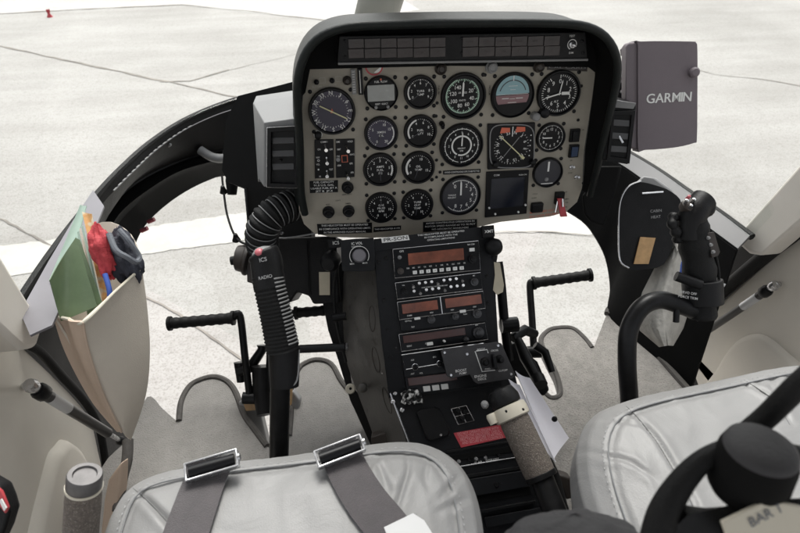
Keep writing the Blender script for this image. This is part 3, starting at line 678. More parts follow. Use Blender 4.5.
for i in range(36): tick(mb,PN,u,v,Rr*0.86,Rr*0.93,i*10,0.0007,0.0056)
for i in range(5): disc(mb,PN,u+Rr*1.0,v+Rr*(0.55-0.27*i),0.0012,0.0056,10)
tick(mb,PN,u,v,Rr*0.55,Rr*1.05,0,0.0016,0.0060)
mb.build('compass_card','white',hs)
for dx in (-0.40,0.40):
    mb=MB(); mb.ngon([PN.w(u+Rr*(dx+a),v+Rr*(0.88+b_),0.0058) for a,b_ in ((-0.26,-0.13),(0.26,-0.10),(0.24,0.12),(-0.2,0.16))],PN.n*0.0006); mb.build('warning_flag','orange',hs)
mb=MB(); tick(mb,PN,u,v,-Rr*0.85,Rr*0.92,-47,0.0018,0.0064); tick(mb,PN,u,v,-Rr*0.99,-Rr*0.75,-47,0.0048,0.0064); mb.build('course_needle','yellow',hs)
mb=MB(); tick(mb,PN,u,v,-Rr*0.62,Rr*0.62,38,0.0014,0.0060); mb.build('deviation_bar','grey',hs)
for x,y in ((531,161),(494,163)):
    kb=MB(); a_,b_=PN.uv(x,y); kb.lathe(PN.w(a_,b_,0.004),PN.n,[(0.0055,0),(0.005,0.010),(0.003,0.011)],16); kb.build('setting_knob','bmetal',hs)
# blanked square unit
b=MB(); b.ngon([PN.w(*PN.uv(x,y)) for x,y in [(484.5,217),(526,213),(528.5,169.5),(486,171.5)]], PN.n*0.004); sqd=b.build('blank_screen_unit','dial',ip,bevel=0.001)
b=MB(); b.ngon([PN.w(*PN.uv(x,y),0.0042) for x,y in [(489,208),(522,205),(524,176),(491,178)]], PN.n*0.0006); b.build('screen', mat('dark_screen',(0.008,0.010,0.018),0.12,coat=0.6), sqd)
tx=MB(); put_text(tx,'COM',PN,*PN.uv(496,174.5),0.0046,0.0048); put_text(tx,'PUSH ON',PN,*PN.uv(522,174),0.0046,0.0036); tx.build('unit_lettering','white',sqd)
for x,y in ((488.5,207),(494.5,213),(517.5,211),(524.5,204)):
    mb=MB(); a_,b_=PN.uv(x,y); mb.lathe(PN.w(a_,b_,0.004),PN.n,[(0.0020,0),(0.0019,0.0025),(0.001,0.003)],12); mb.build('screw','white',sqd)
# switch block
b=MB(); b.ngon([PN.w(*PN.uv(x,y)) for x,y in [(315,178),(334,177.5),(333.5,139),(314.5,139.5)]], PN.n*0.003); sbk=b.build('switch_block','dial',ip,bevel=0.0006)
b=MB(); b.ngon([PN.w(*PN.uv(x,y)) for x,y in [(336,177.5),(354.5,176.5),(354.5,138.5),(335.5,139)]], PN.n*0.003); sb2=b.build('switch_block','dial',ip,bevel=0.0006)
for par,lst in ((sbk,((326,149,-8),(327,162,0),(327,175,8))),(sb2,((348,150,-25),(348,177,-20)))):
    for x,y,a in lst:
        a_,b_=PN.uv(x,y); mb=MB(); mb.lathe(PN.w(a_,b_,0.003),PN.n,[(0.0042,0),(0.0042,0.004),(0.003,0.006)],16)
        d=PN.x*math.sin(R(a))*0.006+PN.y*math.cos(R(a))*0.009+PN.n*0.006; p0=PN.w(a_,b_,0.005); mb.tube([p0,p0+d,p0+d*1.3],[0.0014,0.0016,0.0019],10); mb.build('toggle_switch','chrome',par)
tx=MB()
for x,y,t in ((324,141.5,'COMM 1'),(319,149,'ON'),(331,149,'OFF'),(318,157,'NAV'),(318,164,'VOL'),(331,169,'TEST'),(320,176,'HI')): put_text(tx,t,PN,*PN.uv(x,y),0.0034,0.0046,xs=0.7)
disc(tx,PN,*PN.uv(318.5,169),0.0016,0.0034,12); disc(tx,PN,*PN.uv(318.5,160),0.0022,0.0034,12,0,360,0.0014); tx.build('switch_lettering','white',sbk)
tx=MB()
for x,y,t in ((338,141.5,'DME'),(350,141,'HOLD'),(339,149,'RMT'),(352,154,'NAV2'),(338,156,'CRS'),(351,163,'GPS'),(339,165,'ARM'),(352,172,'APR')): put_text(tx,t,PN,*PN.uv(x,y),0.0034,0.0046,xs=0.7)
tx.build('switch_lettering','white',sb2)
mb=MB(); a_,b_=PN.uv(344.5,158); pbox(mb,PN,a_,b_,0.011,0.013,0.0032,0.0046); mb.build('framed_button','redtxt',sb2); mb=MB(); pbox(mb,PN,a_,b_,0.008,0.010,0.0047,0.006); mb.build('button_cap','dial',sb2)
mb=MB(); mb.lathe(PN.w(*PN.uv(338,158.5),0.003),PN.n,[(0.004,0),(0.0035,0.005)],14); mb.build('push_button','grey',sb2)
# round knobs / breakers / lamps
for x,y,r,mm,nm in ((347.5,187,6,'dial','rheostat_knob'),(328.5,211.5,6,'dial','rheostat_knob'),(348.5,210.5,6,'dial','rheostat_knob'),(440.5,68.5,6,'bakel','panel_light'),(491,67,6,'grey','panel_light'),(538,66.5,5.4,'bakel','panel_light'),(347,80.3,4.4,'bakel','panel_light'),(441.5,123.5,2.6,'dial','rheostat_knob')):
    a_,b_=PN.uv(x,y); rr=r*PN.sc(x,y); mb=MB(); mb.lathe(PN.w(a_,b_,0),PN.n,[(rr,0),(rr,0.004),(rr*0.8,0.006),(rr*0.75,0.013),(rr*0.6,0.014),(rr*.4,0.012)],24); kk=mb.build(nm,mm,ip)
# engraved small words on the paint (dark) and white-on-black placards
tx=MB()
for x,y,t,s_ in ((347,194.5,'INSTR LIGHTS',0.0036),(328,204.5,'BLEED',0.0034),(348,203.5,'DIMMER',0.0034),(338,200.5,'LIGHTS',0.0034),(328,219.5,'BRT',0.0034),(348,219,'OFF',0.0034),(560,222-56,'PITOT',0.0034),(571,160.5,'ON',0.0034),(570,173,'STATIC',0.0034),(535,194,'CYCLIC',0.0036),(534,198,'GUARD',0.0036),(566,192,'OFF',0.0034),(567,199,'EMERG',0.0034),(567,202.5,'FUEL',0.0034),(566,207,'ON',0.0034),(583,130,'CB',0.0034)):
    tx=MB(); put_text(tx,t,PN,*PN.uv(x,y),0.0004,s_,xs=0.8); tx.build('engraved_lettering','dial',ip)
for x,t in ((438.5,'FUEL PSI'),(489.5,'VACUUM'),(537.5,'PANEL LT')):
    tx=MB(); put_text(tx,t,PN,*PN.uv(x,90),0.0004,0.0044,ang=R(-90),xs=0.9); tx.build('engraved_lettering','dial',ip)
def placard(px, lines, sz, m='dial', tm='white', par=None, width=None):
    P=[PN.uv(x,y) for x,y in px]; mb=MB(); mb.ngon([PN.w(a,b) for a,b in P], PN.n*0.0009); o=mb.build('placard',m,par or ip)
    tl,tr,br,bl=P[3],P[2],P[1],P[0]; ang=math.atan2(tr[1]-tl[1],tr[0]-tl[0]); tx=MB(); n=len(lines)
    w=math.hypot(tr[0]-tl[0],tr[1]-tl[1])
    for i,t in enumerate(lines):
        f_=(i+0.5)/n; cu=(tl[0]+tr[0])/2*(1-f_)+(bl[0]+br[0])/2*f_; cv=(tl[1]+tr[1])/2*(1-f_)+(bl[1]+br[1])/2*f_
        put_text(tx,t,PN,cu,cv,0.0013,sz,width=w*0.93*min(1,len(t)/max(len(q) for q in lines)),ang=ang)
    tx.build('placard_lettering',tm,o); return o
placard([(310,193),(338,192),(338,180),(309.5,181)],['FUEL CAPACITY','91.0 U.S. GAL','USABLE FUEL JET A','JET B  JP-4'],0.0050)
placard([(318,234.5),(372,232.5),(372,222.5),(317,224)],['THIS HELICOPTER MUST BE OPERATED','IN COMPLIANCE WITH OPERATING LIMITS','IN THE APPROVED FLIGHT MANUAL'],0.0052)
placard([(373.5,232),(401,229.5),(401,225.5),(373.5,227)],['THIS HELICOPTER IS VFR'],0.0042)
placard([(423,232),(477,227.5),(477,219),(423,222)],['AVOID CONTINUOUS OPERATION IN','ROTOR SPEED RANGE 60 TO 70 PCT','NO AEROBATIC MANEUVERS'],0.0048)
placard([(443,174.5),(480.5,172.6),(480.5,168.8),(443,170.6)],['AVOID CONTINUOUS OPS 75-88 PCT N2'],0.0044)
placard([(547,70),(587,71.5),(587,65),(547,64)],['CAL CARD'],0.0040,m='bakel',tm='grey')
# red lettering on the lower right edge
tx=MB()
for i,t in enumerate(('MAX SPEED 122 KT','DO NOT EXCEED')): put_text(tx,t,PN,*PN.uv(544,211.2+i*4),0.0005,0.0062,width=0.058,ang=R(3))
tx.build('red_lettering','orange',ip)
# guarded switch
a_,b_=PN.uv(558,201); mb=MB(); pbox(mb,PN,a_,b_+0.008,0.018,0.024,0,0.008); gsw=mb.build('guarded_switch','dial',ip,bevel=0.001)
mb=MB(); p0=PN.w(a_-0.002,b_+0.010,0.008); p1=PN.w(a_+0.006,b_-0.024,0.018); mb.ngon([p0-PN.x*0.005,p0+PN.x*0.005,p1+PN.x*0.007,p1-PN.x*0.007],PN.n*0.005); mb.build('switch_guard','redp',gsw,bevel=0.0012)
mb=MB(); mb.tube([PN.w(a_-0.004,b_+0.004,0.008),PN.w(a_-0.008,b_-0.018,0.012)],0.0022,10); mb.tube([PN.w(a_+0.002,b_+0.010,0.014),PN.w(a_+0.002,b_-0.004,0.020)],0.0018,8); mb.build('toggle_lever','chrome',gsw)
# rocker and knobs lower right
a_,b_=PN.uv(536,206.5); mb=MB(); pbox(mb,PN,a_,b_,0.024,0.020,0,0.010); mb.build('rotary_selector','dial',ip,bevel=0.003)
for x,y,mm in ((574,135,'dial'),(573,150.5,'blueb')):
    a_,b_=PN.uv(x,y); mb=MB(); pbox(mb,PN,a_,b_,0.018,0.024,0,0.006); q_=mb.build('annunciator_button','dial',ip,bevel=0.0008); mb=MB(); pbox(mb,PN,a_,b_,0.012,0.018,0.0062,0.009); mb.build('button_cap',mm,q_,bevel=0.0008)
for x,y in ((571,167),(576,177),(316.5,82),(332,80.5)):
    a_,b_=PN.uv(x,y); mb=MB(); mb.lathe(PN.w(a_,b_,0),PN.n,[(0.0042,0),(0.0042,0.003),(0.0028,0.004)],14); p0=PN.w(a_,b_,0.004); mb.tube([p0,p0+PN.n*0.009+PN.y*0.004],[0.0013,0.0022],10); mb.build('toggle_switch','steel' if x>500 else 'dial',ip)
tx=MB(); put_text(tx,'ELT ON',PN,*PN.uv(317,86.8),0.0005,0.0045); put_text(tx,'RESET',PN,*PN.uv(333,85.3),0.0005,0.0045)
for x,y in ((322.5,80.5),(338.5,79)):
    a_,b_=PN.uv(x,y)
    for dx,dy,w,h_ in ((0,0.004,0.009,0.0005),(0,-0.004,0.009,0.0005),(0.0045,0,0.0005,0.008),(-0.0045,0,0.0005,0.008)): quad(tx,PN,a_+dx,b_+dy,w,h_,0.0005)
tx.build('switch_lettering',mat('pale_lettering',(0.42,0.40,0.36),0.5),ip)
# thermometer strip, clipped red ring, misc screws
a_,b_=PN.uv(356,81.5); mb=MB(); pbox(mb,PN,a_-0.004,b_,0.007,0.040,0,0.004); mb.build('scale_plate','grey',ip); mb=MB(); pbox(mb,PN,a_+0.007,b_,0.008,0.042,0,0.006); sl_=mb.build('slide_gauge','dial',ip,bevel=0.001)
tx=MB(); [quad(tx,PN,a_-0.004,b_-0.016+i*0.004,0.004,0.0007,0.0044) for i in range(9)]; quad(tx,PN,a_+0.0065,b_,0.0010,0.036,0.0064); tx.build('scale_marks','white',ip)
a_,b_=PN.uv(374,66); mb=MB(); disc(mb,PN,a_,b_,0.015,0.0010,24,85,265,0.0125); mb.build('warning_decal','redp',ip); mb=MB(); disc(mb,PN,a_+0.003,b_,0.011,0.0007,16,85,200); mb.build('decal_ground','white',ip)
for x,y in ((436,116),(437,103),(436.5,160),(436.5,177),(440,240-70+2),(485,75),(581,86),(578,120),(583,183)):
    a_,b_=PN.uv(x,y); mb=MB(); mb.lathe(PN.w(a_,b_,0),PN.n,[(0.0028,0),(0.0028,0.0012),(0.0015,0.0018)],10); mb.build('screw','dial',ip)

# ================================================================== AIR VENTS
def boxhull(mb, pl, px, dep, taper=1.0, back=None):
    P=[pl.hit(x,y) for x,y in px]; c=sum(P,V())/len(P); Q=[c+(p-c)*taper-pl.n*dep for p in P]; n=len(P)
    mb.add(P+Q,[tuple(reversed(range(n))),tuple(range(n,2*n))]+[(i,(i+1)%n,n+(i+1)%n,n+i) for i in range(n)])
VP=Plane(at(280,150,0.97),V((-0.10,-math.cos(R(14)),math.sin(R(14)))))
lv=thing('air_vent','light grey boxed air vent with black louvres left of the instrument panel','air vent',VP.hit(275,188),'cabin air vents')
mb=MB(); P=[VP.hit(x,y) for x,y in ((264,187),(300,189),(300,118),(264,123))]; B_=[at(x,y,1.06) for x,y in ((258,182),(304,186),(296,90),(256,96))]; T_=[at(x,y,1.0) for x,y in ((258,178),(302,188),(297,96),(253,103))]
mb.add(P+T_+B_,[(3,2,1,0),(0,1,5,4),(1,2,6,5),(2,3,7,6),(3,0,4,7),(4,5,9,8),(5,6,10,9),(6,7,11,10),(7,4,8,11),(8,9,10,11)])
mb.build('housing','ghousing',lv,bevel=0.013,seg=4)
V2=VP.off(0.002)
mb=MB(); po=[(267.5,186),(298,187),(298,125),(268,127)]; pi=[(271.5,182),(295.5,183),(295.5,130),(272,131.5)]
O=[V2.hit(*p) for p in po]; I=[V2.hit(*p) for p in pi]
O1=[p+VP.n*0.009 for p in O]; I1=[p+VP.n*0.009 for p in I]; I0=[p-VP.n*0.0008 for p in I]
mb.add(O+O1+I1+I0,[(i,(i+1)%4,4+(i+1)%4,4+i) for i in range(4)]+[(4+i,4+(i+1)%4,8+(i+1)%4,8+i) for i in range(4)]+[(8+i,8+(i+1)%4,12+(i+1)%4,12+i) for i in range(4)]+[(12,13,14,15)])
mb.build('bezel','black',lv,bevel=0.001)
for yy in (144,157,170):
    a=V2.hit(273,yy+0.5); b=V2.hit(294.5,yy); mb=MB(); mb.ngon([a,b,b+VP.y*0.010-VP.n*0.003,a+VP.y*0.010-VP.n*0.003],VP.n*0.003+VP.y*0.002); mb.build('louvre','slat',lv,bevel=0.0006)
mb=MB(); mb.tube([V2.hit(281,160)+VP.n*0.004,V2.hit(281,160)+VP.n*0.012],0.003,10); mb.build('louvre_tab','black',lv)
mb=MB(); mb.tube([V2.hit(*p)+VP.n*0.007 for p in po+po[:1]],0.0009,6,cap=False); mb.build('bright_edge','steel',lv)
WP=Plane(at(620,135,1.0),V((-0.30,-0.9,0.25)))
rv=thing('air_vent','black air vent with pale louvres between the panel hood and the grey navigation unit','air vent',WP.hit(618,165),'cabin air vents')
mb=MB(); boxhull(mb,WP,[(600,160),(629,165),(637,105),(612,99)],0.08); mb.build('housing','black',rv,bevel=0.004)
mb=MB(); W2=WP.off(0.001); O=[ W2.hit(*p) for p in ((606,161),(629,163),(635,110),(612,111))]; I=[W2.hit(*p) for p in ((610,156),(626,158),(631,115),(614,115))]
O1=[p+WP.n*0.006 for p in O]; I1=[p+WP.n*0.006 for p in I]; I0=[p-WP.n*0.0005 for p in I]
mb.add(O+O1+I1+I0,[(i,(i+1)%4,4+(i+1)%4,4+i) for i in range(4)]+[(4+i,4+(i+1)%4,8+(i+1)%4,8+i) for i in range(4)]+[(8+i,8+(i+1)%4,12+(i+1)%4,12+i) for i in range(4)]+[(12,13,14,15)]); mb.build('bezel','black',rv,bevel=0.0008)
for y0 in (126,139,152):
    a=W2.hit(613.5-(y0-115)*0.1,y0); b=W2.hit(630-(y0-115)*0.1,y0+1); mb=MB(); mb.ngon([a,b,b+WP.y*0.011-WP.n*0.001,a+WP.y*0.011-WP.n*0.001],WP.n*0.0025+WP.y*0.001); mb.build('louvre','slat',rv,bevel=0.0006)
mb=MB(); mb.tube([W2.hit(619,136)+WP.n*0.003,W2.hit(622,142)+WP.n*0.010],0.0022,8); mb.build('louvre_tab','steel',rv)
mb=MB(); P=[W2.hit(*p) for p in ((613,107.5),(633,109),(636,103),(614,99.5))]; mb.ngon(P,WP.n*0.003); mb.build('top_cap','ghousing',rv,bevel=0.001)
mb=MB(); P=[at(x,y,1.06) for x,y in ((617,75),(627,77),(627,100),(616,100))]; mb.ngon(P,FW*0.03); br_=mb.build('mount_bracket','black',rv,bevel=0.002)
for y in (82,92):
    mb=MB(); mb.lathe(at(622,y,1.055),-FW,[(0.004,0),(0.004,0.004)],10); mb.build('screw','steel',br_)

# ================================================================== NAV UNIT
GP=Plane(at(665,95,1.02),V((-0.12,-0.92,0.36)))
gp=thing('navigation_unit','purple grey boxed navigation unit with white maker lettering and one thumb screw','navigation unit',GP.hit(662,152))
mb=MB(); P=[GP.hit(x,y) for x,y in spl([(640,41.5),(690,41.5),(696,43),(697.5,50),(697.5,96),(697,138),(694,143),(675,147.5),(645,150),(638,148),(638,100),(638,46)],3,True)]; mb.prism(P,-GP.n*0.03); mb.build('case','gpsgrey',gp,bevel=0.004)
mb=MB(); P=[GP.hit(x,y)-GP.n*0.004 for x,y in ((626.5,148),(641,150),(641,41),(630,42),(627,47))]; mb.prism(P,-GP.n*0.022); mb.build('side_flange','gpsgrey',gp,bevel=0.004)
mb=MB(); mb.lathe(GP.hit(692.5,72.5),GP.n,[(0.008,0),(0.009,0.003),(0.009,0.009),(0.006,0.012)],20); mb.build('thumb_screw','gpsgrey',gp)
tx=MB(); u,v=GP.uv(668.8,98.2); tw=(GP.hit(691,98)-GP.hit(646.5,98)).length; ws_=[max(a for a,b in text2d(ch)[0])-min(a for a,b in text2d(ch)[0]) for ch in 'GARMIN']; k_=(tw-0.0013*5)/sum(ws_); cu=u-tw/2
for ch,w_c in zip('GARMIN',ws_):
    for dx_ in (-0.0003,0,0.0003): put_text(tx,ch,GP,cu+w_c*k_/2+dx_,v,0.0008+dx_*0.3,0.0235,width=w_c*k_)
    cu+=w_c*k_+0.0013
u=u; tx.build('lettering','white',gp)
mb=MB(); P=[GP.hit(x,y)+GP.n*0.001 for x,y in ((640,146),(695,138),(690,142),(660,149),(642,149.5))]
mb=MB(); mb.ngon([at(x,y,1.06) for x,y in ((624,46),(629,44),(629,52),(625,52))],FW*0.02); mb.build('catch','gpsgrey',gp)
mb=MB(); mb.tube([at(640,130,1.09),at(622,120,1.09)],0.009,10); mb.build('mount_arm','black',gp)

# ================================================================== HARDWARE LEFT OF PANEL
sp=thing('panel_support','black structure carrying the instrument panel behind the ribbed duct','support',at(275,240,1.14))
mb=MB(); mb.prism([at(x,y,1.16) for x,y in ((238,96),(300,80),(312,240),(260,246),(249,243),(244,188),(228,182),(222,170),(226,120))],FW*0.05); mb.build('web_plate','bmatte',sp)
mb=MB(); mb.tube([at(246,188,1.15),at(250,243,1.15)],0.003,8); mb.build('edge_strip','bmetal',sp)
mb=MB(); mb.tube(cr([at(232,150,1.2),at(236,168,1.2),at(238,182,1.2)],5),[0.02]*11,12); mb.build('hinge_boss','bmatte',sp)
mb=MB(); mb.lathe(at(232,172,1.24),UP*-1,[(0.012,0),(0.014,0.02),(0.010,0.05)],14); mb.build('rod_end','bmatte',sp)
# hose
hose=MB(); path=cr([at(306,196,1.10),at(296,204,1.07),at(282,209,1.05),at(269,218,1.04),at(262,232,1.05),at(263,246,1.08)],14); rs=[]; n=len(path)
fine=resample(path,15*8+1,False); rs=[0.029+0.0028*math.cos(2*math.pi*i/8) for i in range(len(fine))]
hose.tube(fine,rs,24); ho=hose.build('duct_hose','rubber',None,smooth=80)
tag(recentre(ho),'black ribbed ventilation duct bending down beneath the left air vent','hose')
# wire rings of the hose shine
w_=MB(); 
for i in range(4,len(fine)-4,8):
    T=(fine[i+1]-fine[i-1]).normalized(); a=V((0,0,1)); nx=(a-T*a.dot(T)).normalized(); ny=T.cross(nx); ring=[fine[i]+(nx*math.cos(2*math.pi*k/24)+ny*math.sin(2*math.pi*k/24))*0.0287 for k in range(25)]; w_.tube(ring,0.0011,6,cap=False)
wo=w_.build('wire_ribs','grey'); 
wo.parent=ho; wo.matrix_parent_inverse=Matrix.Translation(-ho.location); 
# equipment box
eb=thing('equipment_box','black equipment box with a buff label, left of the centre console','equipment box',at(300,303,1.12))
mb=MB(); mb.prism([at(x,y,1.12) for x,y in ((256,238),(336,236),(340,303),(313,304),(309,296),(297,292),(290,303),(262,298),(256,290))],FW*0.09); mb.build('case','bleather',eb,bevel=0.004)
mb=MB(); mb.prism([at(x,y,1.118) for x,y in ((319,272),(330,272),(330,295),(319.5,295))],-FW*0.002); mb.build('label','label',eb)
mb=MB(); mb.tube([at(307,240,1.115),at(309,294,1.115)],0.002,6); mb.build('edge_line','bmetal',eb)
mb=MB(); mb.tube(cr([at(262,236,1.10),at(285,238,1.09),at(318,233,1.06)],5),0.0016,6); mb.tube(cr([at(256,233,1.09),at(268,238,1.07),at(281,233,1.07)],5),0.0018,6); mb.build('wire','grey',eb)
for x,y in ((255.5,234),(281.5,233)):
    mb=MB(); mb.lathe(at(x,y,1.065),-FW,[(0.004,0),(0.004,0.003),(0.002,0.005)],12); mb.build('rivet','steel',eb)
gb=thing('side_instrument','black round side instrument with a knob beside the left chin window','instrument',at(248,290,1.15))
mb=MB(); mb.tube([at(237,258,1.15),at(246,259,1.15),at(246.5,259,1.15),at(250,260,1.15)],[0.026,0.030,0.034,0.034],24); mb.build('body','bakel',gb,bevel=0.002)
mb=MB(); mb.tube([at(231,261,1.15),at(238,260,1.15)],[0.009,0.010],14); mb.build('knob','black',gb)
mb=MB(); mb.prism([at(x,y,1.14) for x,y in ((246,243),(262,243),(264,300),(256,297),(254,284),(247,282))],FW*0.06); mb.build('bracket','bakel',gb,bevel=0.002)
mb=MB(); mb.prism([at(x,y,1.13) for x,y in ((255,280),(264,283),(264,300),(258,297))],FW*0.04); mb.build('lug','grey',gb,bevel=0.002)
cb=MB(); cb.tube(cr([at(222,176,1.25),at(223.5,190,1.24),at(227,214,1.22),at(234,234,1.18),at(243,243,1.14),at(262,247,1.08)],6),0.0024,8); cbo=cb.build('control_cable','rubber')
tag(recentre(cbo),'thin black cable hanging from the nose frame in front of the left chin window','cable')
for x,y,t in ((223.3,190,1.24),(236,238,1.17)):
    mb=MB(); mb.lathe(at(x,y,t)-V((0,0,0.01)),(0,0,1),[(0.004,0),(0.009,0.004),(0.006,0.012),(0.004,0.02)],12); q=mb.build('fitting','rubber'); q.parent=cbo; q.matrix_parent_inverse=Matrix.Translation(-cbo.location)

# ================================================================== RIGHT SIDE EQUIPMENT
rb=thing('storage_box','black rounded box with a tan wood coloured label on the right wall','box',at(645,268,1.16))
mb=MB(); mb.prism([at(x,y,1.14) for x,y in spl([(621,262),(619,232),(620,205),(626,190),(638,182),(655,185),(672,192),(682,205),(676,235),(664,264),(640,270),(628,269)],3,True)],ray(645,225)*0.09); mb.build('case','black',rb,bevel=0.006)
mb=MB(); mb.tube([at(x,y,1.138) for x,y in spl([(641,181),(628,187),(620,203),(618.5,232),(620,260),(629,268)],5)],0.0016,8); mb.build('bright_edge','steel',rb)
mb=MB(); mb.prism([at(x,y,1.138) for x,y in ((633.5,264),(648,264),(655,238),(640,237))],-FW*0.003); mb.build('label','wood',rb)
mb=MB(); mb.prism([at(x,y,1.16) for x,y in ((634,184),(643,176),(656,178),(672,190),(676,200),(668,203),(652,193))],ray(655,190)*0.05); mb.build('lid','grey',rb,bevel=0.004)
mb=MB(); mb.tube([at(642,193.5,1.135),at(663,192,1.135)],0.0022,8); mb.build('handle','steel',rb)
tx=MB(); RP=Plane(at(655,213,1.134),-FW); 
for i,t in enumerate(('CABIN','HEAT')): put_text(tx,t,RP,*RP.uv(656,211+i*6),0,0.008)
tx.build('lettering','grey',rb)
mb=MB(); mb.prism([at(x,y,1.12) for x,y in ((600,166),(622,166),(616,190),(604,226),(590,222),(584,214),(582,196),(594,180))],ray(600,200)*0.08)
mc=mb.build('side_duct_cover','bmatte',nr_,bevel=0.004)
# canvas net pocket
np_=thing('map_pocket','small grey canvas pocket with a ruffled rim on the right wall','pocket',at(662,346,1.20))
rows=[]
lft=[(671,238),(664,252),(654,272),(643,293),(638,312),(641,330),(660,346)]; rgt=[(686,262),(688,272),(688,282),(688,295),(687,312),(682,328),(672,345)]
for (a,b) in zip(lft,rgt):
    row=[]
    for k in range(15):
        s_=k/14; x=a[0]+(b[0]-a[0])*s_; y=a[1]+(b[1]-a[1])*s_; bul=0.05*math.sin(math.pi*s_); row.append(at(x,y,1.20-bul+0.0028*math.sin(k*2.4+a[1]*.1)))
    rows.append(row)
mb=MB(); mb.slab(rows,0.003); mb.build('canvas','canvas',np_)
mb=MB(); mb.tube([p+V((0,0,0.003*math.sin(i*2.2))) for i,p in enumerate(resample(rows[0],26,False))],[0.006+0.003*math.sin(i*2.5) for i in range(26)],8); mb.build('ruffled_rim','canvas',np_)
mb=MB(); c=at(677,263,1.17); mb.lathe(c-UP*0.03,UP,[(0.010,0),(0.016,0.01),(0.018,0.025),(0.014,0.04),(0.006,0.05)],14); o=mb.build('blue_cloth','bluec'); tag(recentre(o),'crumpled blue cloth tucked into the canvas pocket on the right wall','cloth')
mb=MB(); mb.prism([at(x,y,1.19) for x,y in ((667,262),(673,238),(684,246),(687,275),(680,272))],FW*0.008); o=mb.build('folded_packet','clothg',bevel=0.001); tag(recentre(o),'pale blue grey folded packet standing in the right canvas pocket','packet')
mb=MB(); mb.prism([at(x,y,1.08) for x,y in ((716,281),(726,284),(718,291),(706,291))],V((0,0,-0.006))); o=mb.build('paper_slip','paperw'); tag(recentre(o),'small white paper slip poking out behind the right control stick','paper')

# ================================================================== CENTRE CONSOLE
CA=Plane(at(435,300,1.0),V((0,-math.cos(R(38)),math.sin(R(38)))))
cc=thing('centre_console','black centre console stacked with radios, tan painted side, below the instrument panel','console',V((0.03,0.6,FL)))
fpx=[(374,242),(380,237),(492,228),(497,345),(517,376),(500,383),(390,398),(383,340)]
mb=MB(); mb.prism([CA.hit(x,y) for x,y in ((373,241),(494,229),(496,300),(499,350),(502,388),(389,398),(381,335))],-CA.n*0.012); mb.build('radio_rack','console',cc,bevel=0.001)
mb=MB(); mb.prism([CA.hit(x,y)-CA.n*0.013 for x,y in ((376,246),(490,234),(493,345),(500,385),(394,394),(385,335))],-CA.n*0.22); mb.build('body','bmatte',cc)
# header plate between panel and radios
HPn=CA.off(0.004)
mb=MB(); mb.ngon([HPn.hit(x,y) for x,y in ((374,251),(492,238),(488,226),(374,239))],-CA.n*0.004); hd=mb.build('header_plate','console',cc)
mb=MB(); mb.ngon([HPn.hit(x,y)+CA.n*0.0008 for x,y in ((382,243),(409.5,240),(408,235),(381,238))],CA.n*0.001); rg=mb.build('registration_plate','white',hd)
tx=MB(); u,v=HPn.uv(395.5,239); put_text(tx,'PR-SON',HPn,u,v,0.0022,0.0085,width=0.042,ang=R(2)); tx.build('registration_letters','dial',rg)
tx=MB()
for i,t in enumerate(('THIS HELICOPTER MUST BE OPERATED','IN COMPLIANCE WITH THE','OPERATING LIMITATIONS')): put_text(tx,t,HPn,*HPn.uv(441,233.2+i*2.9),0.0006,0.0042,width=(0.085,0.06,0.05)[i],ang=R(1))
tx.build('header_lettering','white',hd)
# tan side panel, flared outwards
fe=[(377,262),(381,300),(383,340),(388,372),(395,400),(409,445),(415,470)]
fet=[1.012,1.013,1.013,1.013,1.0,0.985,0.975]
re=[(345,270),(344,300),(345,335),(348,362),(358,390),(375,436),(385,470)]
ret=[1.14,1.14,1.14,1.14,1.13,1.10,1.08]
a_=[at(x,y,t) for (x,y),t in zip(fe,fet)]; b_=[at(x,y,t) for (x,y),t in zip(re,ret)]
a_=resample(a_,16); b_=resample(b_,16)
mb=MB(); mb.slab([[p.lerp(q,k/4) for p,q in zip(a_,b_)] for k in range(5)],0.003); sd=mb.build('side_panel','tan',cc)
mb=MB(); mb.tube([p.lerp(q,0.35)+(CAM-p).normalized()*0.002 for p,q in zip(a_,b_)],0.0016,6); mb.build('panel_seam','bmatte',sd)
mb=MB(); mb.tube([p.lerp(q,0.62)+(CAM-p).normalized()*0.002 for p,q in zip(a_[:9],b_[:9])],0.0010,6); mb.build('panel_seam','bmatte',sd)
for f1,i in ((0.2,4),(0.2,7),(0.18,10)):
    p=a_[i].lerp(b_[i],f1); nn=(a_[i+1]-a_[i]).cross(b_[i]-a_[i]).normalized(); nn = nn if nn.dot(CAM-p)>0 else -nn
    ring=[]; T=(a_[i+1]-a_[i]).normalized(); U=nn.cross(T)
    mb=MB(); mb.tube([p+nn*0.003+T*math.cos(2*math.pi*k/20)*0.024+U*math.sin(2*math.pi*k/20)*0.011 for k in range(21)],0.0009,6,cap=False); mb.build('access_ring','bakel',sd)
for k in range(46):
    i=random.randint(10,14); f1=random.uniform(0.1,0.8); p=a_[i].lerp(b_[i],f1); nn=(a_[i+1]-a_[i]).cross(b_[i]-a_[i]).normalized(); nn = nn if nn.dot(CAM-p)>0 else -nn
    if k==0: rv_=MB()
    rv_.lathe(p+nn*0.0005+(a_[i+1]-a_[i])*random.random(),nn,[(0.0018,0),(0.0012,0.0015)],8)
rv_.build('rivets','bmatte',sd)
for i,f1,r in ((1,0.15,.004),(3,0.12,.004),(6,0.55,.0035),(8,0.12,.004),(9,0.7,.004),(12,0.15,.005),(13,0.5,.004)):
    p=a_[i].lerp(b_[i],f1); nn=(a_[i+1]-a_[i]).cross(b_[i]-a_[i]).normalized(); nn = nn if nn.dot(CAM-p)>0 else -nn
    mb=MB(); mb.lathe(p,nn,[(r,0),(r,0.002),(r*.5,0.003)],12); mb.build('fastener','grey' if i%2 else 'steel',sd)
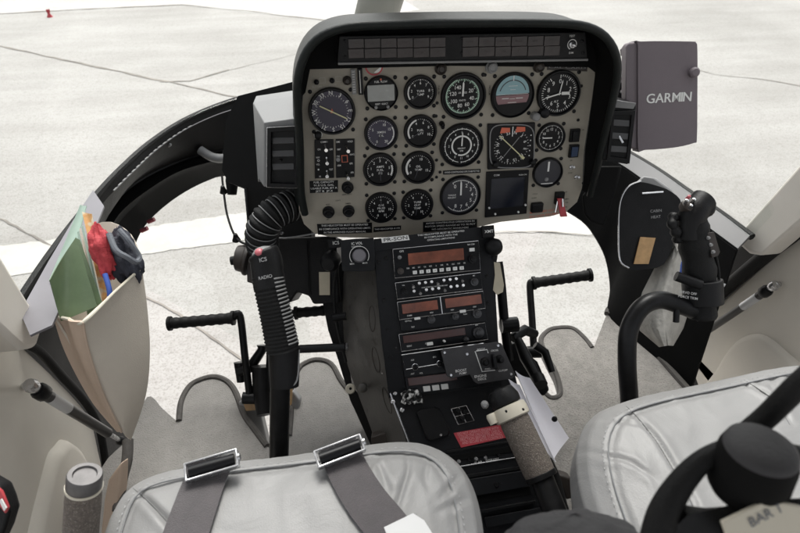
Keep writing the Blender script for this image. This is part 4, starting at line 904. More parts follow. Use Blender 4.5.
mb=MB(); mb.tube(cr([at(338,262,1.08),at(334,290,1.10),at(337,325,1.10),at(346,362,1.10)],6),0.0028,8); mb.build('side_wire','rubber',cc)
mb=MB(); mb.tube([at(333,318,1.09),at(346,316,1.09)],0.008,12); mb.build('side_fitting','bmetal',cc)
# lower-left clutter: dark lower body between carpet and tan side
mb=MB(); mb.prism([at(x,y,1.15) for x,y in ((326,262),(346,262),(346,345),(352,385),(366,405),(380,448),(372,448),(350,400),(338,360),(328,330),(322,300))],FW*0.06); mb.build('lower_web','bleather',cc,bevel=0.002)
mb=MB(); mb.ngon([at(x,y,1.05) for x,y in ((371,437),(390,431),(392,443),(372,449))],FW*0.03); mb.build('vent_block','bakel',cc,bevel=0.002)
mb=MB(); mb.lathe(at(350.5,388.5,1.10),-FW,[(0.010,0),(0.010,0.004),(0.008,0.006),(0.003,0.0055)],20); mb.build('round_stud','ivory',cc)
mb=MB(); mb.lathe(at(350.5,388.5,1.088),-FW,[(0.0028,0),(0.0024,0.003)],10); mb.build('stud_centre','bmatte',cc)
mb=MB(); mb.lathe(at(363,387,1.08),-FW,[(0.009,0),(0.009,0.01),(0.005,0.013)],14); mb.build('knob','tan',cc)
# round rheostat box upper left
IB=CA.off(0.012)
mb=MB(); mb.prism([IB.hit(x,y) for x,y in spl([(341,243),(343,240),(370,238),(374,241),(375,266),(371,271),(346,271),(342,268)],2,True)],-CA.n*0.03); ib=mb.build('dimmer_box','console',cc,bevel=0.001)
mb=MB(); u,v=IB.uv(359.3,255.8); mb.lathe(IB.w(u,v,0),CA.n,[(0.0120,0),(0.0115,0.010),(0.0095,0.0125),(0.004,0.0130)],28); mb.build('rotary_knob','trimg',ib)
tx=MB(); put_text(tx,'IC VOL',IB,*IB.uv(357,243.5),0.0005,0.0062); put_text(tx,'CONTROL',IB,*IB.uv(356.5,246.6),0.0005,0.0036); disc(tx,IB,u,v,0.0172,0.0005,30,-125,125,0.0162); put_text(tx,'MIN',IB,*IB.uv(352,264),0.0005,0.0042); put_text(tx,'MAX',IB,*IB.uv(365,263),0.0005,0.0042); tx.build('dimmer_lettering','white',ib)
mb=MB(); mb.lathe(at(332,259,1.07),V((-0.3,-1,0.3)),[(0.018,0),(0.018,0.02),(0.012,0.03)],20); mb.build('side_knob','black',cc)
tx=MB(); LP_=Plane(at(336,243,1.05),-FW); put_text(tx,'ICS',LP_,0,0,0,0.009); 
mb=MB(); mb.ngon([at(x,y,1.052) for x,y in ((329,248),(342,247),(341,239),(328,240))],FW*0.02); q_=mb.build('tag_block','black',cc); tx.build('tag_lettering','white',q_)
mb=MB(); mb.ngon([at(x,y,0.992) for x,y in ((483,238),(495,236.5),(494,225),(482,226))],FW*0.02); q_=mb.build('tag_block','black',cc,bevel=0.001); tx=MB(); LP_=Plane(at(489,231.5,0.989),-FW); put_text(tx,'XMT',LP_,0,0,0,0.0075); tx.build('tag_lettering','white',q_)

def unit(name, q, par=cc, m='unit', hh=0.006, frame=True):
    P=[CA.hit(x,y) for x,y in q]; mb=MB(); mb.ngon(P,CA.n*hh); o=mb.build(name,m,par,bevel=0.0008)
    if frame:
        mb=MB(); mb.tube([p+CA.n*(hh+0.0002) for p in P+P[:1]],0.00075,6,cap=False); mb.build('bright_frame','steel',o)
    return o
def bil(q,s,t):   # q: TL TR BR BL in pixels
    a=(q[0][0]*(1-s)+q[1][0]*s,q[0][1]*(1-s)+q[1][1]*s); b=(q[3][0]*(1-s)+q[2][0]*s,q[3][1]*(1-s)+q[2][1]*s); return (a[0]*(1-t)+b[0]*t,a[1]*(1-t)+b[1]*t)
def sub(q,s0,t0,s1,t1): return [bil(q,s0,t0),bil(q,s1,t0),bil(q,s1,t1),bil(q,s0,t1)]
def cplate(q,h0,h1,name,m,par,bev=0.0006):
    mb=MB(); mb.ngon([CA.hit(x,y)+CA.n*h0 for x,y in q],CA.n*(h1-h0)); return mb.build(name,m,par,bevel=bev)
def cknob(px,r,name,m,par,h0=0.006,hh=0.012):
    mb=MB(); mb.lathe(CA.hit(*px)+CA.n*h0,CA.n,[(r,0),(r*0.95,hh*0.6),(r*0.6,hh*0.65),(r*0.55,hh),(r*0.3,hh*1.05)],20); return mb.build(name,m,par)
def ctext(par,items,q,size,m='white',h=0.0068):
    tx=MB()
    for s,t,w in items: put_text(tx,w,CA,*CA.uv(*bil(q,s,t)),h,size,ang=R(0.5),xs=0.8)
    return tx.build('lettering',m,par)
# GPS/nav radio
q=[(392.5,249.5),(477.5,241),(479.5,270),(394.5,278)]; o=unit('navigation_radio',q)
d=cplate(sub(q,0.17,0.20,0.82,0.60),0.0062,0.0075,'display','amber',o)
for i in range(8):
    s_=0.235+i*0.078; t_=0.86; cplate(sub(q,s_-0.024,0.81,s_+0.024,0.93),0.006,0.0105,'key','white',o)
    tx=MB(); put_text(tx,'1234567890'[i],CA,*CA.uv(*bil(q,s_,0.87)),0.0107,0.0036); tx.build('key_legend','dial',o)
tx=MB()
for i in range(11): put_text(tx,['CRSR','MSG','ENT','CLR','NRST','D','PWR','FPL','CALC','STAT','OBS'][i],CA,*CA.uv(*bil(q,0.16+i*0.066,0.71)),0.0068,0.0036,xs=0.6)
put_text(tx,'GPS',CA,*CA.uv(*bil(q,0.10,0.10)),0.0068,0.0046); put_text(tx,'NAV COM',CA,*CA.uv(*bil(q,0.91,0.10)),0.0068,0.0040,xs=0.7); tx.build('lettering','white',o)
cplate(sub(q,0.885,0.22,0.945,0.34),0.006,0.010,'key','white',o); cknob(bil(q,0.91,0.60),0.0078,'tuning_knob','dial',o); cknob(bil(q,0.07,0.78),0.006,'tuning_knob','bakel',o); cknob(bil(q,0.07,0.3),0.0035,'push_knob','grey',o)
# audio panel
q=[(395,283),(479.5,272.5),(481.5,289),(397,299)]; o=unit('audio_panel',q)
for r in range(2):
    for i in range(9):
        px=bil(q,0.20+i*0.072,0.28+r*0.44); mb=MB(); p=CA.hit(*px)+CA.n*0.006; mb.tube([p,p+CA.n*0.006+CA.y*(0.003 if (i*3+r)%4 else -0.003)],[0.0022,0.0027],10); mb.build('toggle_switch','steel',o)
cknob(bil(q,0.91,0.5),0.0075,'selector_knob','knobm',o); cknob(bil(q,0.09,0.6),0.0065,'selector_knob','dial',o)
ctext(o,[(0.09,0.2,'VOL'),(0.45,0.5,'COM1 COM2 NAV1 NAV2 DME MKR ADF'),(0.92,0.14,'MIC')],q,0.0032)
# twin comm display
q=[(397,302),(482,291),(484.5,308),(399,319.5)]; o=unit('twin_display_radio',q)
qa=sub(q,0.0,0.0,0.49,1.0); qb=sub(q,0.51,0.0,1.0,1.0)
cplate(sub(q,0.045,0.16,0.46,0.70),0.0062,0.0075,'display','amber',o); cplate(sub(q,0.55,0.16,0.97,0.70),0.0062,0.0075,'display','amber',o)
mb=MB(); mb.tube([CA.hit(*bil(q,0.5,0))+CA.n*0.0064,CA.hit(*bil(q,0.5,1))+CA.n*0.0064],0.0009,6); mb.build('divider','steel',o)
ctext(o,[(0.12,0.84,'COMM'),(0.38,0.84,'STBY'),(0.62,0.84,'NAV'),(0.88,0.84,'STBY')],q,0.0036)
q=[(399,319.5),(484.5,308),(486,321),(401,331)]; o=unit('knob_strip',q,frame=False)
for s_,r in ((0.36,0.0072),(0.64,0.0062),(0.89,0.0085)): cknob(bil(q,s_,0.30),r,'tuning_knob','knobm',o)
ctext(o,[(0.10,0.2,'OFF PULL'),(0.14,0.75,'TEST'),(0.76,0.25,'PUSH')],q,0.0036); cplate(sub(q,0.17,-0.02,0.24,0.18),0.006,0.009,'key','white',o); cplate(sub(q,0.70,-0.12,0.77,0.10),0.006,0.009,'key','white',o)
# transponder
q=[(398.5,334),(484,322.5),(487,339),(401,351)]; o=unit('transponder',q)
cplate(sub(q,0.04,0.12,0.76,0.55),0.0062,0.0075,'display','amberd',o); cknob(bil(q,0.90,0.50),0.0105,'mode_knob','knobm',o); cknob(bil(q,0.75,0.80),0.0050,'tuning_knob','knobm',o)
ctext(o,[(0.1,0.75,'IDENT'),(0.3,0.74,'OFF'),(0.9,0.06,'ON')],q,0.0040); cplate(sub(q,0.30,0.68,0.37,0.86),0.006,0.010,'key','white',o); cknob(bil(q,0.50,0.72),0.0022,'indicator_lamp','white',o)
# direction finder control
q=[(401,354),(485,342),(489,366),(404,377)]; o=unit('direction_finder_control',q,frame=False)
mb=MB(); mb.tube([CA.hit(*bil(q,s,t))+CA.n*0.0064 for s,t in ((0.95,0.22),(0.97,0.02),(0.0,0.02),(0.03,0.66),(0.5,0.60))],0.0010,6); mb.build('bright_frame','steel',o)
for s_ in (0.14,0.43):
    mb=MB(); mb.tube([CA.hit(*bil(q,s_,0.60))+CA.n*0.007+CA.x*math.cos(R(a))*0.0052+CA.y*math.sin(R(a))*0.0052 for a in range(0,361,24)],0.0009,6,cap=False); mb.build('knob_ring','steel',o); cknob(bil(q,s_,0.60),0.0042,'selector_knob','dial',o)
ctext(o,[(0.12,0.3,'ADF'),(0.38,0.3,'BFO'),(0.1,0.88,'ANT'),(0.2,0.9,'VOL')],q,0.0040)
# cassette / flat unit with white keys
q=[(404.5,377),(489,366),(492,384),(407,394)]; o=unit('key_strip_unit',q,frame=False)
cplate(sub(q,0.03,0.05,0.60,0.5),0.0062,0.0075,'display','amberd',o)
for i in range(3): cplate(sub(q,0.19+i*0.105,0.62,0.27+i*0.105,0.90),0.006,0.012,'key','white',o)
ctext(o,[(0.12,0.25,'TAPE')],q,0.0036)
for x,y in ((386,258),(384,300),(388,330),(391,357),(486,245),(487,276),(488,303),(379,262)):
    cknob((x,y),0.0036,'rack_screw','bmetal',cc,h0=0,hh=0.0018)

# raised switch box
RB=CA.off(0.055)
bx=[(441,351.5),(444,349),(497,342),(501.5,343.5),(515,374),(513,378.5),(478,384),(474,381.5),(470,374.5),(451,378.5),(447,376)]
mb=MB(); mb.prism([RB.hit(x,y) for x,y in bx],-CA.n*0.004); rbx=mb.build('switch_box_lid','lid',cc,bevel=0.0006)
mb=MB(); mb.prism([RB.hit(x,y)-CA.n*0.0045 for x,y in ((444,354),(500,346),(512,374),(478,381),(472,372),(451,376))],-CA.n*0.05); mb.build('switch_box_body','bmatte',cc)
tx=MB()
for x,y,t,s_ in ((461,370.5,'BOOST',0.0060),(463,373.2,'PUMP',0.0050),(480.5,376,'ENGINE',0.0060),(482,379,'DEICE',0.0055),(481,349.5,'PITOT',0.0050),(494.5,350.5,'CROSS',0.0042),(487.5,369,'FWD',0.0042),(503,370.5,'CUTOFF',0.0042)):
    tx=MB(); put_text(tx,t,RB,*RB.uv(x,y),0.0006,s_,ang=R(1)); tx.build('box_lettering','white',rbx)
mb=MB(); mb.tube([RB.hit(x,y)+CA.n*0.0007 for x,y in ((476,351),(487,349.5),(488,353))],0.0008,6); mb.tube([RB.hit(x,y)+CA.n*0.0007 for x,y in ((475,351.3),(482,371.5),(495,370))],0.0008,6); mb.build('white_outline','white',rbx)
for x,y in ((484.5,361.5),(499.5,359)):
    mb=MB(); mb.lathe(RB.hit(x,y),CA.n,[(0.0072,0),(0.0066,0.006),(0.0045,0.007),(0.003,0.014)],20); mb.build('selector_knob','bmetal',rbx)
mb=MB(); p=RB.hit(493,361); mb.ngon([p-CA.x*0.003-CA.y*0.012,p+CA.x*0.004-CA.y*0.012,p+CA.x*0.002+CA.y*0.012,p-CA.x*0.004+CA.y*0.012],CA.n*0.016); mb.build('toggle_guard','dial',rbx,bevel=0.002)
for x,y in ((444.5,352.5),(498,345.5),(511,374),(451,375),(467,354)):
    mb=MB(); mb.lathe(RB.hit(x,y),CA.n,[(0.0028,0),(0.002,0.0018)],10); mb.build('screw','steel',rbx)

# lower pedestal: flatter
b0=at(390,398,1.0); 
CBn=V((0,-math.sin(R(35)),math.cos(R(35))))
CB=Plane(at(450,392,1.0)-CA.n*0.002,CBn)
mb=MB(); mb.prism([CB.hit(x,y) for x,y in ((387,387),(515,374),(530,440),(545,500),(560,560),(450,580),(428,510),(408,442))],-CB.n*0.004); lp=mb.build('pedestal_top','console',cc,bevel=0.0008)
mb=MB(); mb.prism([CB.hit(x,y)-CB.n*0.0045 for x,y in ((390,390),(512,378),(528,440),(543,500),(556,560),(454,575),(432,510),(412,442))],-CB.n*0.12); mb.build('pedestal_body','bmatte',cc)
mb=MB(); mb.tube([CB.hit(x,y)+CB.n*0.001 for x,y in ((389,390),(408,440),(425,495),(440,540))],0.0018,6); mb.build('edge_strip','steel',lp)
mb=MB(); P=[(416,413),(419,410),(435,407.5),(439,409),(449,431),(447,436),(430,441),(426,439)]; mb.prism([CB.hit(x,y)+CB.n*0.0002 for x,y in P],CB.n*0.010); fp=mb.build('cover_flap','black',lp,bevel=0.002)
mb=MB(); mb.lathe(CB.hit(440,435)+CB.n*0.010,CB.n,[(0.003,0),(0.002,0.002)],10); mb.build('screw','steel',fp)
for x,y in ((395,393),(402,410),(393,402)):
    mb=MB(); mb.lathe(CB.hit(x,y),CB.n,[(0.004,0),(0.004,0.002),(0.002,0.003)],12); mb.build('screw','steel',lp)
mb=MB(); P=[CB.hit(x,y)+CB.n*0.0015 for x,y in ((451,409),(466,405.5),(474,420.5),(458,424.5))]; mb.ngon([p-CB.n*0.0013 for p in P],CB.n*0.001); fb=mb.build('fuel_valve_plate','dial',lp); mb=MB(); mb.tube(P+P[:1],0.0011,6,cap=False); mb.tube([P[0].lerp(P[1],.5),P[3].lerp(P[2],.5)],0.0008,6); mb.tube([P[0].lerp(P[3],.5),P[1].lerp(P[2],.5)],0.0008,6); mb.build('bright_frame','steel',fb)
for x,y in ((458,411),(465,412),(462,418)):
    mb=MB(); mb.lathe(CB.hit(x,y)+CB.n*0.001,CB.n,[(0.0045,0),(0.004,0.005),(0.002,0.006)],14); mb.build('knob','bmetal',fb)
mb=MB(); P=[CB.hit(x,y) for x,y in ((453.5,433),(500,424.5),(506.5,437.5),(461,447.5))]; mb.ngon(P,CB.n*0.0015); rp=mb.build('red_placard','red',lp)
rq=[(453.5,433),(500,424.5),(506.5,437.5),(461,447.5)]; tx=MB()
for i,t in enumerate(('DO NOT OPERATE ENGINE WITH','COLLECTIVE UNLOCKED  CHECK','FRICTION BEFORE STARTING','AND SECURE BOTH CONTROLS')):
    put_text(tx,t,CB,*CB.uv(*bil(rq,0.5,0.17+i*0.215)),0.0020,0.0066,width=0.074,ang=R(2))
tx.build('placard_lettering',mat('pale_red_lettering',(0.75,0.35,0.36),0.5),rp)
def bar(p0,p1,w,h0,h1,name,m):
    a=CB.hit(*p0); b=CB.hit(*p1); d=(b-a).normalized(); n_=CB.n.cross(d)*w/2; mb=MB(); mb.ngon([a-n_+CB.n*h0,b-n_+CB.n*h0,b+n_+CB.n*h0,a+n_+CB.n*h0],CB.n*(h1-h0)); return mb.build(name,m,lp,bevel=0.0008)
bar((446,452),(514,441),0.004,0.0002,0.004,'rail','bmetal'); bar((450,459),(517,448),0.010,0.0002,0.002,'recessed_slot','bmatte')
bar((455,467),(518,457),0.0022,0.0002,0.004,'rail','steel'); bar((462,477),(520,467.5),0.006,0.0002,0.006,'rail','bmetal')
mb=MB(); P=[CB.hit(x,y)+CB.n*0.0003 for x,y in ((466,479),(521,470),(529,486),(472,496))]; mb.ngon(P,CB.n*0.010); cpn=mb.build('hinged_cover','console',lp,bevel=0.0015)
mb=MB(); mb.lathe(CB.hit(495,484.5)+CB.n*0.0102,CB.n,[(0.0045,0),(0.0045,0.001),(0.003,0.003)],14); mb.build('screw','bmetal',cpn)
bar((474,500),(530,490),0.012,0.0002,0.003,'recessed_slot','bmatte'); bar((478,511),(534,501),0.0050,0.0002,0.010,'rail','bmetal'); bar((484,522),(540,512),0.016,0.0002,0.008,'rail','console')
for s_ in (0.1,0.25,0.36,0.5,0.7):
    mb=MB(); mb.lathe(CB.hit(452+66*s_,462.5-10*s_)+CB.n*0.002,CB.n,[(0.0035,0),(0.003,0.004),(0.002,0.005)],10); mb.build('breaker',random.choice(['steel','bmetal','grey']),lp)
tx=MB(); put_text(tx,'FLAP',CB,*CB.uv(478,462.5),0.0034,0.006,ang=R(2)); put_text(tx,'DOOR LOCK',CB,*CB.uv(492,459.5),0.0034,0.004,ang=R(2)); tx.build('slot_lettering','white',lp)
# mottled cord bundle
cd=MB(); c0=CB.hit(412,397)+CB.n*0.010; pts=[]
for i in range(60):
    a=i*0.9; pts.append(c0+CB.x*(0.019*math.sin(a*0.71)*(.6+.4*math.sin(a*.33)))+CB.y*(0.011*math.cos(a*1.13))+CB.n*(0.005*math.sin(a*1.7)))
cd.tube(pts,0.0026,8); cdo=cd.build('cord_bundle',mat('mottled_cord',(0.02,0.02,0.02),0.5,speck=((0.75,0.75,0.73),110,0.50)),None); tag(recentre(cdo),'tangled black and white cord lying at the top of the lower console','cord')
# right side knob + hanging tag
fk=thing('friction_lever','black ball lever on the right edge of the radio rack','lever',at(491,262,1.0))
mb=MB(); mb.lathe(at(494,247,1.0),V((0.3,-1,0.4)),[(0.010,-0.012),(0.0155,-0.006),(0.016,0.003),(0.012,0.010),(0.004,0.014)],20); mb.build('ball_knob','black',fk)
mb=MB(); mb.tube([at(495,252,1.01),at(491,272,1.03),at(492,282,1.03)],[0.006,0.007,0.009],12); mb.build('arm','black',fk)
tg=MB(); tgp=[(494,262),(500,263),(504,285),(503,292),(497,295),(493,290),(495,275)]; tg.prism([at(x,y,1.01) for x,y in tgp],FW*0.002); o=tg.build('hanging_tag','label',bevel=0.0003); tag(recentre(o),'buff card tag hanging from the right edge of the radio rack','tag')

# ================================================================== PEDALS
def pedal(a,b,elbow,foot,t,rr,lab,t2=None,knurl=True,arm=0.008):
    A_=at(*a,t); B_=at(*b,t); p=thing('anti_torque_pedal',lab,'pedal',at(*foot,t2 or t),'anti torque pedals')
    n=14; pts=[A_.lerp(B_,i/(n*2)) for i in range(n*2+1)]; rs=[rr*(1.0 if (i//2)%2 else 0.90) for i in range(n*2+1)]
    mb=MB(); mb.tube(pts,rs,16); mb.build('foot_bar','rubber',p)
    d=(B_-A_).normalized()
    for q in (A_,B_):
        mb=MB(); mb.lathe(q-d*0.003,d,[(rr*1.25,0),(rr*1.25,0.006)],18); mb.build('end_flange','rubber',p)
    mb=MB(); mb.tube(cr([B_,at(*elbow,t),at((elbow[0]+foot[0])/2,(elbow[1]+foot[1])/2,((t2 or t)+t)/2),at(*foot,t2 or t)],8),arm,12); mb.build('arm','bmetal',p)
    mb=MB(); F_=at(*foot,t2 or t); mb.lathe(F_-RT*0.015,RT,[(0.013,0),(0.013,0.03)],16); mb.build('pivot','bmetal',p)
    return p
pl1=pedal((170,323.5),(233,318),(240,316),(250,398),1.20,0.0125,'left outer foot pedal with a ribbed bar, farthest left of the pedals',1.22)
pl2=pedal((352,308),(296,313),(272,318),(268,400),1.20,0.0115,'foot pedal bar between the left control stick and the console',1.22)
pl4=pedal((590,275),(534,283),(530,285),(534,352),1.28,0.0125,'right outer foot pedal in front of the right chin window',1.24)
p3=thing('anti_torque_pedal','bare black pedal arm rising close to the right side of the console','pedal',at(508,355,1.2),'anti torque pedals')
mb=MB(); mb.tube(cr([at(498,262,1.16),at(501,285,1.16),at(504,318,1.17),at(509,360,1.18)],6),0.010,12); mb.build('arm','bmetal',p3)
mb=MB(); mb.tube([at(500,268,1.16),at(480,268,1.2)],0.0125,14); mb.build('foot_bar','rubber',p3)
mb=MB(); mb.lathe(at(508,325,1.17),V((1,0,0)),[(0.016,-0.015),(0.016,0.02)],14); mb.build('pivot','bmetal',p3)
# rods/linkage
lk=thing('control_linkage','black control rods and bell crank at the foot of the left pedals','linkage',at(255,400,1.25))
mb=MB(); mb.tube([at(300,349,1.12),at(346,347,1.10)],0.0085,12); mb.build('cross_rod','bmetal',lk)
mb=MB(); mb.lathe(at(346,347,1.099),RT,[(0.009,0),(0.007,0.004)],12); mb.build('rod_end','steel',lk)
mb=MB(); mb.tube([at(238,372,1.24),at(250,368,1.24),at(262,350,1.24),at(262,345,1.24)],[0.010,0.012,0.010,0.012],10); mb.build('bell_crank','bmetal',lk)
mb=MB(); mb.tube([at(240,362,1.25),at(241,382,1.25)],[0.014,0.009],12); mb.build('rod_end','bmetal',lk)
mb=MB(); mb.tube([at(262,366,1.22),at(262,390,1.22),at(264,415,1.20)],[0.022,0.020,0.016],14); mb.build('push_rod','bmetal',lk)
mb=MB(); mb.prism([at(x,y,1.25) for x,y in ((238,402),(258,395),(262,420),(268,446),(290,440),(292,390),(300,400),(290,455),(262,455),(244,425))],FW*0.03); mb.build('base_casting','grey',lk,bevel=0.004)
mb=MB(); mb.ngon([at(x,y,1.235) for x,y in ((243,403),(258,401),(259,410),(246,411))],FW*0.01); mb.build('tan_block','wood',lk,bevel=0.001)
mb=MB(); mb.ngon([at(x,y,1.23) for x,y in ((284,390),(292,388),(291,405),(286,406))],FW*0.01); mb.build('wear_strip','wood',lk)
lr=thing('control_linkage','black control rods and yoke at the foot of the right pedals','linkage',at(530,390,1.2))
mb=MB(); mb.tube([at(512,338,1.18),at(525,330,1.2),at(535,334,1.22)],[0.010,0.012,0.010],10); mb.build('cross_rod','bmetal',lr)
mb=MB(); mb.tube([at(518,340,1.15),at(526,358,1.12),at(536,376,1.10)],[0.009,0.0125,0.011],14); mb.build('damper','bmetal',lr)
mb=MB(); mb.lathe(at(539,381,1.09),V((0,-1,0)),[(0.014,-0.01),(0.014,0.01)],14); mb.build('rod_end','bmetal',lr)
mb=MB(); mb.prism([at(x,y,1.20) for x,y in ((502,346),(516,342),(528,354),(538,362),(550,390),(544,397),(530,386),(512,374))],FW*0.02); mb.build('base_casting','bmetal',lr,bevel=0.005)
mb=MB(); mb.tube([at(535,345,1.2),at(545,352,1.2),at(552,372,1.19)],[0.009,0.009,0.007],10); mb.build('push_rod','bmetal',lr)

# ================================================================== CYCLIC STICKS
c1=thing('cyclic_stick','black ribbed cyclic stick with a pink thumb button before the left seat','control stick',at(279,500,0.93),'control sticks')
path=cr([at(264,262,0.83),at(270,290,0.83),at(277,320,0.835),at(283,350,0.84)],12); n=len(path)
mb=MB(); rs=[0.0205+0.0035*(i/n)+0.0008*math.cos(i*3.1) for i in range(n)]
fine=resample(path,97,False); rs=[0.0215+0.0030*(i/96)+0.0009*math.cos(2*math.pi*i/4) for i in range(97)]; mb.tube(fine[14:],rs[14:],28); mb.build('ribbed_grip','rubber',c1,smooth=80)
rw=MB()   # raised rib comb on the right side of the grip
for i in range(20,90,4):
    T=(fine[i+1]-fine[i]).normalized(); s_=RT-T*RT.dot(T); s_.normalize(); u_=(-FW-T*(-FW).dot(T)).normalized(); r=rs[i]+0.0008
    rw.tube([fine[i]+(s_*math.cos(R(a))+u_*math.sin(R(a)))*r for a in range(8,62,6)],0.0014,6)
rw.build('grip_ribs','ghousing',c1)
hp=cr([at(262,251,0.83),at(266,260,0.83),at(268,275,0.83),at(270,288,0.83)],6); mb=MB(); mb.tube(hp,[0.014,0.021,0.0235,0.0238]+[0.0237]*(len(hp)-4),24); mb.build('grip_head','black',c1,smooth=80)
mb=MB(); p=at(265,254,0.83); mb.lathe(p,UP*0.9-FW*0.5,[(0.020,-0.008),(0.019,0.0),(0.015,0.006),(0.008,0.009),(0.002,0.010)],24); mb.build('head_cap','ghousing',c1,smooth=80)
mb=MB(); mb.lathe(at(259.5,253,0.812),-FW+UP*0.8,[(0.0066,-0.004),(0.0066,0.003),(0.005,0.005),(0.002,0.006)],18); mb.build('thumb_button','pink',c1)
tx=MB()
def wraptext(mb,t,px,tt,size,rad,sx=1.0):
    vs,fs=text2d(t); c=at(*px,tt); ax=(at(270,290,.83)-at(264,262,.83)).normalized(); upv=-ax; nrm=(-FW-upv*(-FW).dot(upv)).normalized(); sd_=upv.cross(nrm)
    out=[]
    for a,b in vs:
        th=a*size*sx/rad; out.append(c+sd_*math.sin(th)*rad+nrm*(math.cos(th)*rad+0.0006)+upv*b*size)
    mb.add(out,fs)
wraptext(tx,'ICS',(267,260),0.83,0.0082,0.0243); wraptext(tx,'RADIO',(269,277),0.83,0.0068,0.0243); tx.build('lettering','letg',c1)
mb=MB(); mb.tube([at(284,348,0.84),at(284.5,372,0.845),at(284.5,386,0.846)],[0.0235,0.0225,0.0215],24); mb.build('grip_base','black',c1)
mb=MB(); mb.tube(cr([at(268,346,0.838),at(272,368,0.835),at(278,384,0.835),at(286,388,0.83),at(297,380,0.835),at(299,350,0.838)],5),0.0014,6); mb.build('boot_bead','grey',c1)
mb=MB(); mb.tube(cr([at(281,350,0.85),at(280,400,0.86),at(279,460,0.88),at(279,540,0.96)],6),0.0150,20); mb.build('tube','bmetal',c1)
c2=thing('cyclic_stick','black curved cyclic stick with a many buttoned grip before the right seat','control stick',at(632,470,0.95),'control sticks')
mb=MB(); mb.tube(cr([at(633,480,0.98),at(631,430,0.93),at(629,395,0.90),at(627,360,0.885),at(629,330,0.88),at(641,308,0.88),at(660,300,0.885),at(682,306,0.89),at(700,313,0.90)],7),0.0142,20); mb.build('gooseneck','bmetal',c2)
gpth=cr([at(702,318,0.90),at(702,300,0.895),at(700,275,0.89),at(696,250,0.885),at(693,230,0.88),at(692,215,0.88)],5)
n=len(gpth); mb=MB(); rs=[0.0205+0.0035*math.sin(3.0*i/n)+(0.0016*math.sin(i*1.3)) for i in range(n)]
mb.tube(gpth,rs,20); mb.build('grip','rubber',c2,smooth=70)
mb=MB(); mb.tube(cr([at(688,238,0.878),at(690,222,0.872),at(697,208,0.872),at(704,200,0.875)],5),[0.018]*6+[0.021]*5+[0.020]*5,18); mb.build('grip_head','black',c2,bevel=0,smooth=70)
mb=MB(); c=at(708,206,0.862); mb.lathe(c+FW*0.01,-FW+UP*0.25,[(0.0165,-0.02),(0.0175,0.0),(0.014,0.007),(0.007,0.010),(0.001,0.011)],20); mb.build('dome_switch','black',c2)
mb=MB(); c=at(690,205,0.862); mb.lathe(c,-FW+UP*0.5,[(0.013,-0.01),(0.0125,0.002),(0.009,0.004)],16); mb.build('trim_switch','bakel',c2)
for dx,dy in ((-4,-2),(3,-3),(0,3),(-2,-6)):
    mb=MB(); mb.lathe(at(689+dx,205+dy,0.857),-FW+UP*0.5,[(0.0030,0),(0.0025,0.008),(0.001,0.009)],10); mb.build('trim_pip','pink' if dx==-2 else 'chrome',c2)
mb=MB(); mb.tube(cr([at(675,215,0.875),at(672,222,0.87),at(676,232,0.87),at(678,240,0.88)],5),[0.006,0.008,0.009,0.008]*4,12); mb.build('trigger','black',c2)
mb=MB(); mb.prism([at(x,y,0.868) for x,y in ((705,233),(712,232),(718,252),(716,256),(710,258))],-FW*0.006); mb.build('side_switch_plate','bakel',c2,bevel=0.001)
for y in (238,245,252):
    mb=MB(); mb.lathe(at(708+(y-238)*0.35,y,0.862),-FW,[(0.0032,0),(0.002,0.004)],10); mb.build('side_switch','grey',c2)
mb=MB(); mb.tube(cr([at(716,256,0.875),at(719,275,0.88),at(717,290,0.885),at(712,303,0.89)],6),0.0022,8); mb.build('wire','rubber',c2)
mb=MB(); mb.tube([at(676,276,0.872),at(701,285,0.868)],0.0078,14); mb.build('clamp_bar','black',c2)
mb=MB(); mb.tube([at(702,280,0.892),at(703,304,0.897)],0.0300,24); col_=mb.build('collar','black',c2,bevel=0.002)
tx=MB(); QP=Plane(at(689,296,0.862),-FW); put_text(tx,'SERVO OFF',QP,*QP.uv(688,293),0,0.0055,ang=R(-14)); put_text(tx,'FORCE TRIM',QP,*QP.uv(688,297.5),0,0.0055,ang=R(-14)); tx.build('collar_lettering','letg',col_)
mb=MB(); mb.tube([at(677,300,0.88),at(676,322,0.885)],0.005,10); mb.build('clamp_screw','bmetal',c2)

